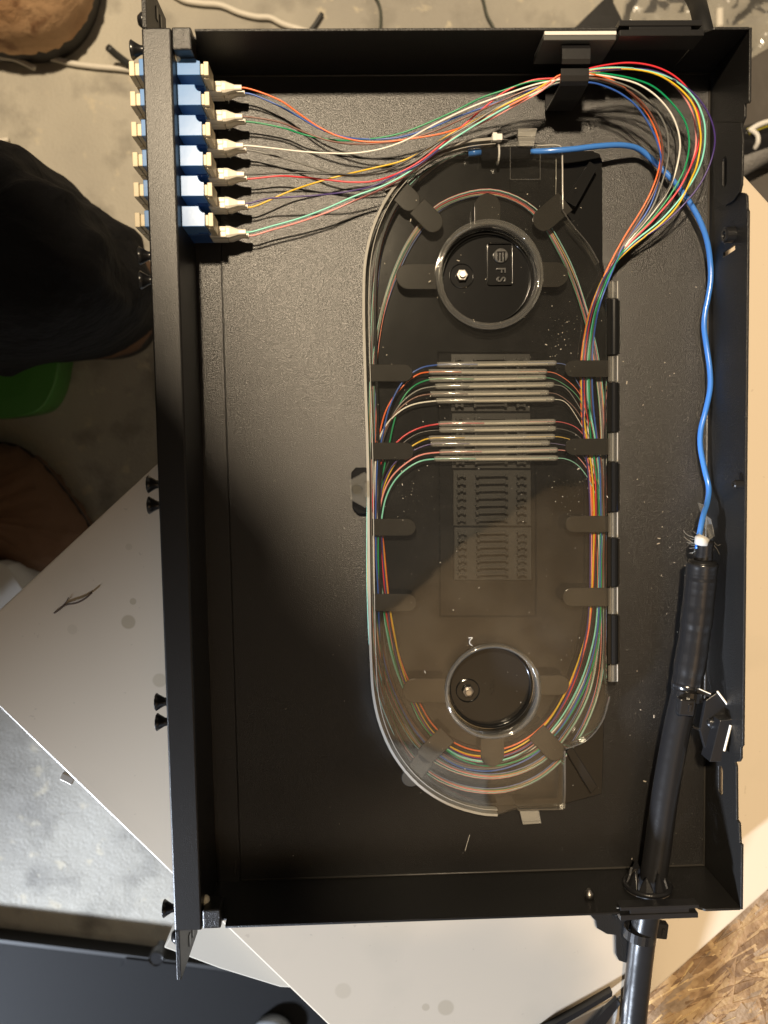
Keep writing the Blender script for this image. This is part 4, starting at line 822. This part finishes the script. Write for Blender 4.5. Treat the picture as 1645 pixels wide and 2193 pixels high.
# crumpled plastic film
bm = new(); nx, ny = 90, 60; V = {}
from mathutils import noise as mn
for i in range(nx + 1):
    for j in range(ny + 1):
        p = U(1338 + 420 * i / nx, -60 + 330 * j / ny, ZF + 10); h = abs(mn.noise(Vector((p.x * .022, p.y * .022, 0)))) * 22 + abs(mn.noise(Vector((p.x * .06, p.y * .06, 5)))) * 7
        V[i, j] = bm.verts.new((p.x, p.y, ZF + 2 + h))
for i in range(nx):
    for j in range(ny): bm.faces.new((V[i, j], V[i + 1, j], V[i + 1, j + 1], V[i, j + 1]))
tag(put('plastic_film', bm, FILM), 'crumpled clear plastic film shining on the floor at the upper right', 'plastic film')
rope('wood_stick', [(1541, 60, ZF + 30), (1541, 20, ZF + 30)], 3.2, STRING, 'pale stick lying on the crumpled plastic film', 'stick')
# green bucket
gt = [(-140, 742), (-40, 738), (60, 742), (128, 735), (127, 780), (112, 840), (85, 878), (30, 894), (-60, 896), (-140, 880)]
bm = new(); dome(bm, smooth_outline(gt, ZF + 40), ZF, [(.9, 0), (.97, 20), (1.0, 38), (.985, 41), (.5, 42)]); tag(put('green_tub', bm, GREEN, smooth=False, bevel=.6), 'green plastic tub in the shade under the black trouser knee', 'tub')
# pale box corner at the left edge and box added under the board, beige like warmly lit floor
WB = mk('pale_box_card', (.52, .50, .46), .6)
tag(put('white_carton', slab(new(), [(-80, 1215), (-5, 1204), (15, 1212), (60, 1275), (20, 1330), (-80, 1400)], ZF + .2, ZF + 90), WB, bevel=1), 'white carton corner showing at the left edge beneath the board', 'box')
tag(put('added_box', slab(new(), [(350, 2030), (392, 1960), (600, 1800), (900, 1700), (1250, 1650), (1400, 1900), (1000, 2140), (600, 2115), (470, 2075)], ZF + .2, -12.2), mk('warm_floor_beige', (.42, .38, .31), .7), bevel=1), 'added beige box under the white board, its corner imitating warmly lit floor', 'box')
# black cover lower left
cv = root('metal_cover', 'large flat black metal cover lying at the lower left corner', 'metal cover', U(250, 2120, ZF))
put('cover_sheet', slab(new(), [(-200, 1996), (0, 2020), (265, 2052), (560, 2090), (900, 2130), (900, 2500), (-200, 2500)], ZF + 9, ZF + 12), COVERM, cv, bevel=.4)
put('cover_flange', slab(new(), [(-200, 1988), (0, 2012), (265, 2044), (560, 2082), (900, 2122), (900, 2130), (560, 2090), (265, 2052), (0, 2020), (-200, 1996)], ZF + .2, ZF + 16), mk('cover_edge', (.008, .008, .008), .5), cv)
put('cover_lug', slab(new(), [(268, 2052), (384, 2066), (380, 2090), (258, 2074), (266, 2062)], ZF + 12, ZF + 17), COVERM, cv, bevel=.5)
c = U(335, 2052, ZF + 34); bm = new(); lathe(bm, [(4, -19), (3.6, -10), (6.2, -8), (6.4, 0), (5.8, 2), (5, 1.2), (.01, 1.2)], c, 'z', 28); put('thumb_screw', bm, BLKPL, cv, smooth=False)
c = U(583, 2222, ZF + 20); bm = new(); lathe(bm, [(17, -6), (17, 0), (15, 2), (9, 2.6), (.01, 2.6)], c, 'z', 40); tag(put('grey_puck', bm, mk('grey_shell', (.25, .26, .27), .3), smooth=True), 'rounded grey device edge on the black cover at the bottom edge', 'device')
# metal clip under the board edge, twig, strip at the lower right
c = U(146, 1666, -12); bm = new(); obox(bm, c, (3.2, -1.8, 0), (1.0, 1.9, 0), (0, 0, 1.6)); tag(put('board_clip', bm, STEEL, bevel=.4), 'tiny shiny metal clip at the left lower edge of the board', 'clip')
TW = mk('twig_brown', (.09, .055, .035), .7)
tw = root('twig', 'dry forked brown twig lying on the white board at the left', 'twig', U(150, 1292, -1.5))
put('stem', sweep(new(), catmull([U(*p) for p in ((116, 1313, -.6), (128, 1305, -.5), (140, 1296, -.4), (165, 1291, .4), (182, 1282, .6), (197, 1269, .2))], 5), .5, 7), TW, tw, smooth=True)
put('side_shoot', sweep(new(), catmull([U(*p) for p in ((124, 1307, -.5), (135, 1297, -.6), (143, 1287, -.6), (147, 1280, -.6))], 4), .28, 6), TW, tw, smooth=True)
ss = root('steel_square', 'black edged steel strip on the board beside the cable at the bottom edge', 'metal strip', U(1240, 2180, -1))
put('steel_blade', slab(new(), [(1170, 2215), (1300, 2150), (1330, 2130), (1310, 2230), (1200, 2290)], -1.4, .4), STEEL, ss, bevel=.2)
put('black_edge', slab(new(), [(1150, 2215), (1250, 2160), (1312, 2124), (1312, 2134), (1255, 2168), (1165, 2222)], -1.4, 4), BLKPL, ss, bevel=.3)
put('black_edge', slab(new(), [(1240, 2225), (1300, 2160), (1322, 2140), (1330, 2150), (1275, 2225)], .5, 4), BLKPL, ss, bevel=.3)
# dust, crumbs and lint
rr = random.Random(21)
def specks(name, n, region, z, size, mat, parent):
    bm = new()
    for _ in range(n):
        x, y = region(rr); p = U(x, y, z); s = size * rr.choice((.4, .6, .7, .8, 1, 1.2, 2.2)); a = rr.uniform(0, pi); L_ = s * rr.choice((1, 1, 1.5, 3.5))
        u = Vector((math.cos(a), math.sin(a), 0)); v = Vector((-u.y, u.x, 0)); obox(bm, p + Vector((0, 0, .06)), u * L_, v * s, (0, 0, .05))
    o = put(name, bm, mat, parent); o['kind'] = 'stuff'; return o
DUST = mk('pale_dust', (.42, .38, .31), .8)
specks('dust', 170, lambda r: (r.uniform(800, 1290), r.uniform(380, 1700)), 14.4, .09, DUST, lid)
specks('dust', 60, lambda r: (r.gauss(1225, 30), r.gauss(1035, 45)), 14.4, .075, DUST, lid)
specks('dust', 50, lambda r: (r.gauss(1200, 25), r.gauss(720, 40)), 14.4, .075, DUST, lid)
specks('dust', 45, lambda r: (r.gauss(880, 25), r.gauss(1060, 40)), 14.4, .07, DUST, lid)
specks('dust', 70, lambda r: (r.uniform(1330, 1505), r.uniform(500, 1850)), 0.1, .11, DUST, tray)
specks('dust', 30, lambda r: (r.gauss(1440, 40), r.gauss(1180, 90)), 0.1, .10, DUST, tray)
specks('dust', 26, lambda r: (r.uniform(480, 800), r.uniform(900, 1880)), 0.1, .09, DUST, tray)
hr = tube('glass_offcut', [(996, 1823, .3), (1000, 1808, .4), (1006, 1788, .4)], .15, BARE['white'], seg=5); tag(hr, 'single thin pale fibre offcut on the tray floor below the splice tray', 'fibre offcut')
hr = tube('lint_hair', [(1003, 1366, 15), (1012, 1366, 15.4), (1007, 1371, 15.4), (1006, 1378, 15.2), (1012, 1383, 15)], .16, BARE['white'], seg=5); tag(hr, 'curled white lint hair above the lower well of the splice tray', 'lint')
# ceiling panels above, seen only as soft reflections in the lid
for pts, mt in (([(500, -1500), (1400, -1500), (1400, 130), (700, 130), (420, -60), (110, -330), (110, -680), (500, -790)], CPLY), ([(-800, -1500), (490, -1500), (490, -800), (100, -690), (-250, -560), (-800, -500)], CGREY)):
    bm = new(); prism(bm, [(x, y, 2270) for x, y in pts], (0, 0, 20)); structure(put('ceiling_panel', bm, mt))
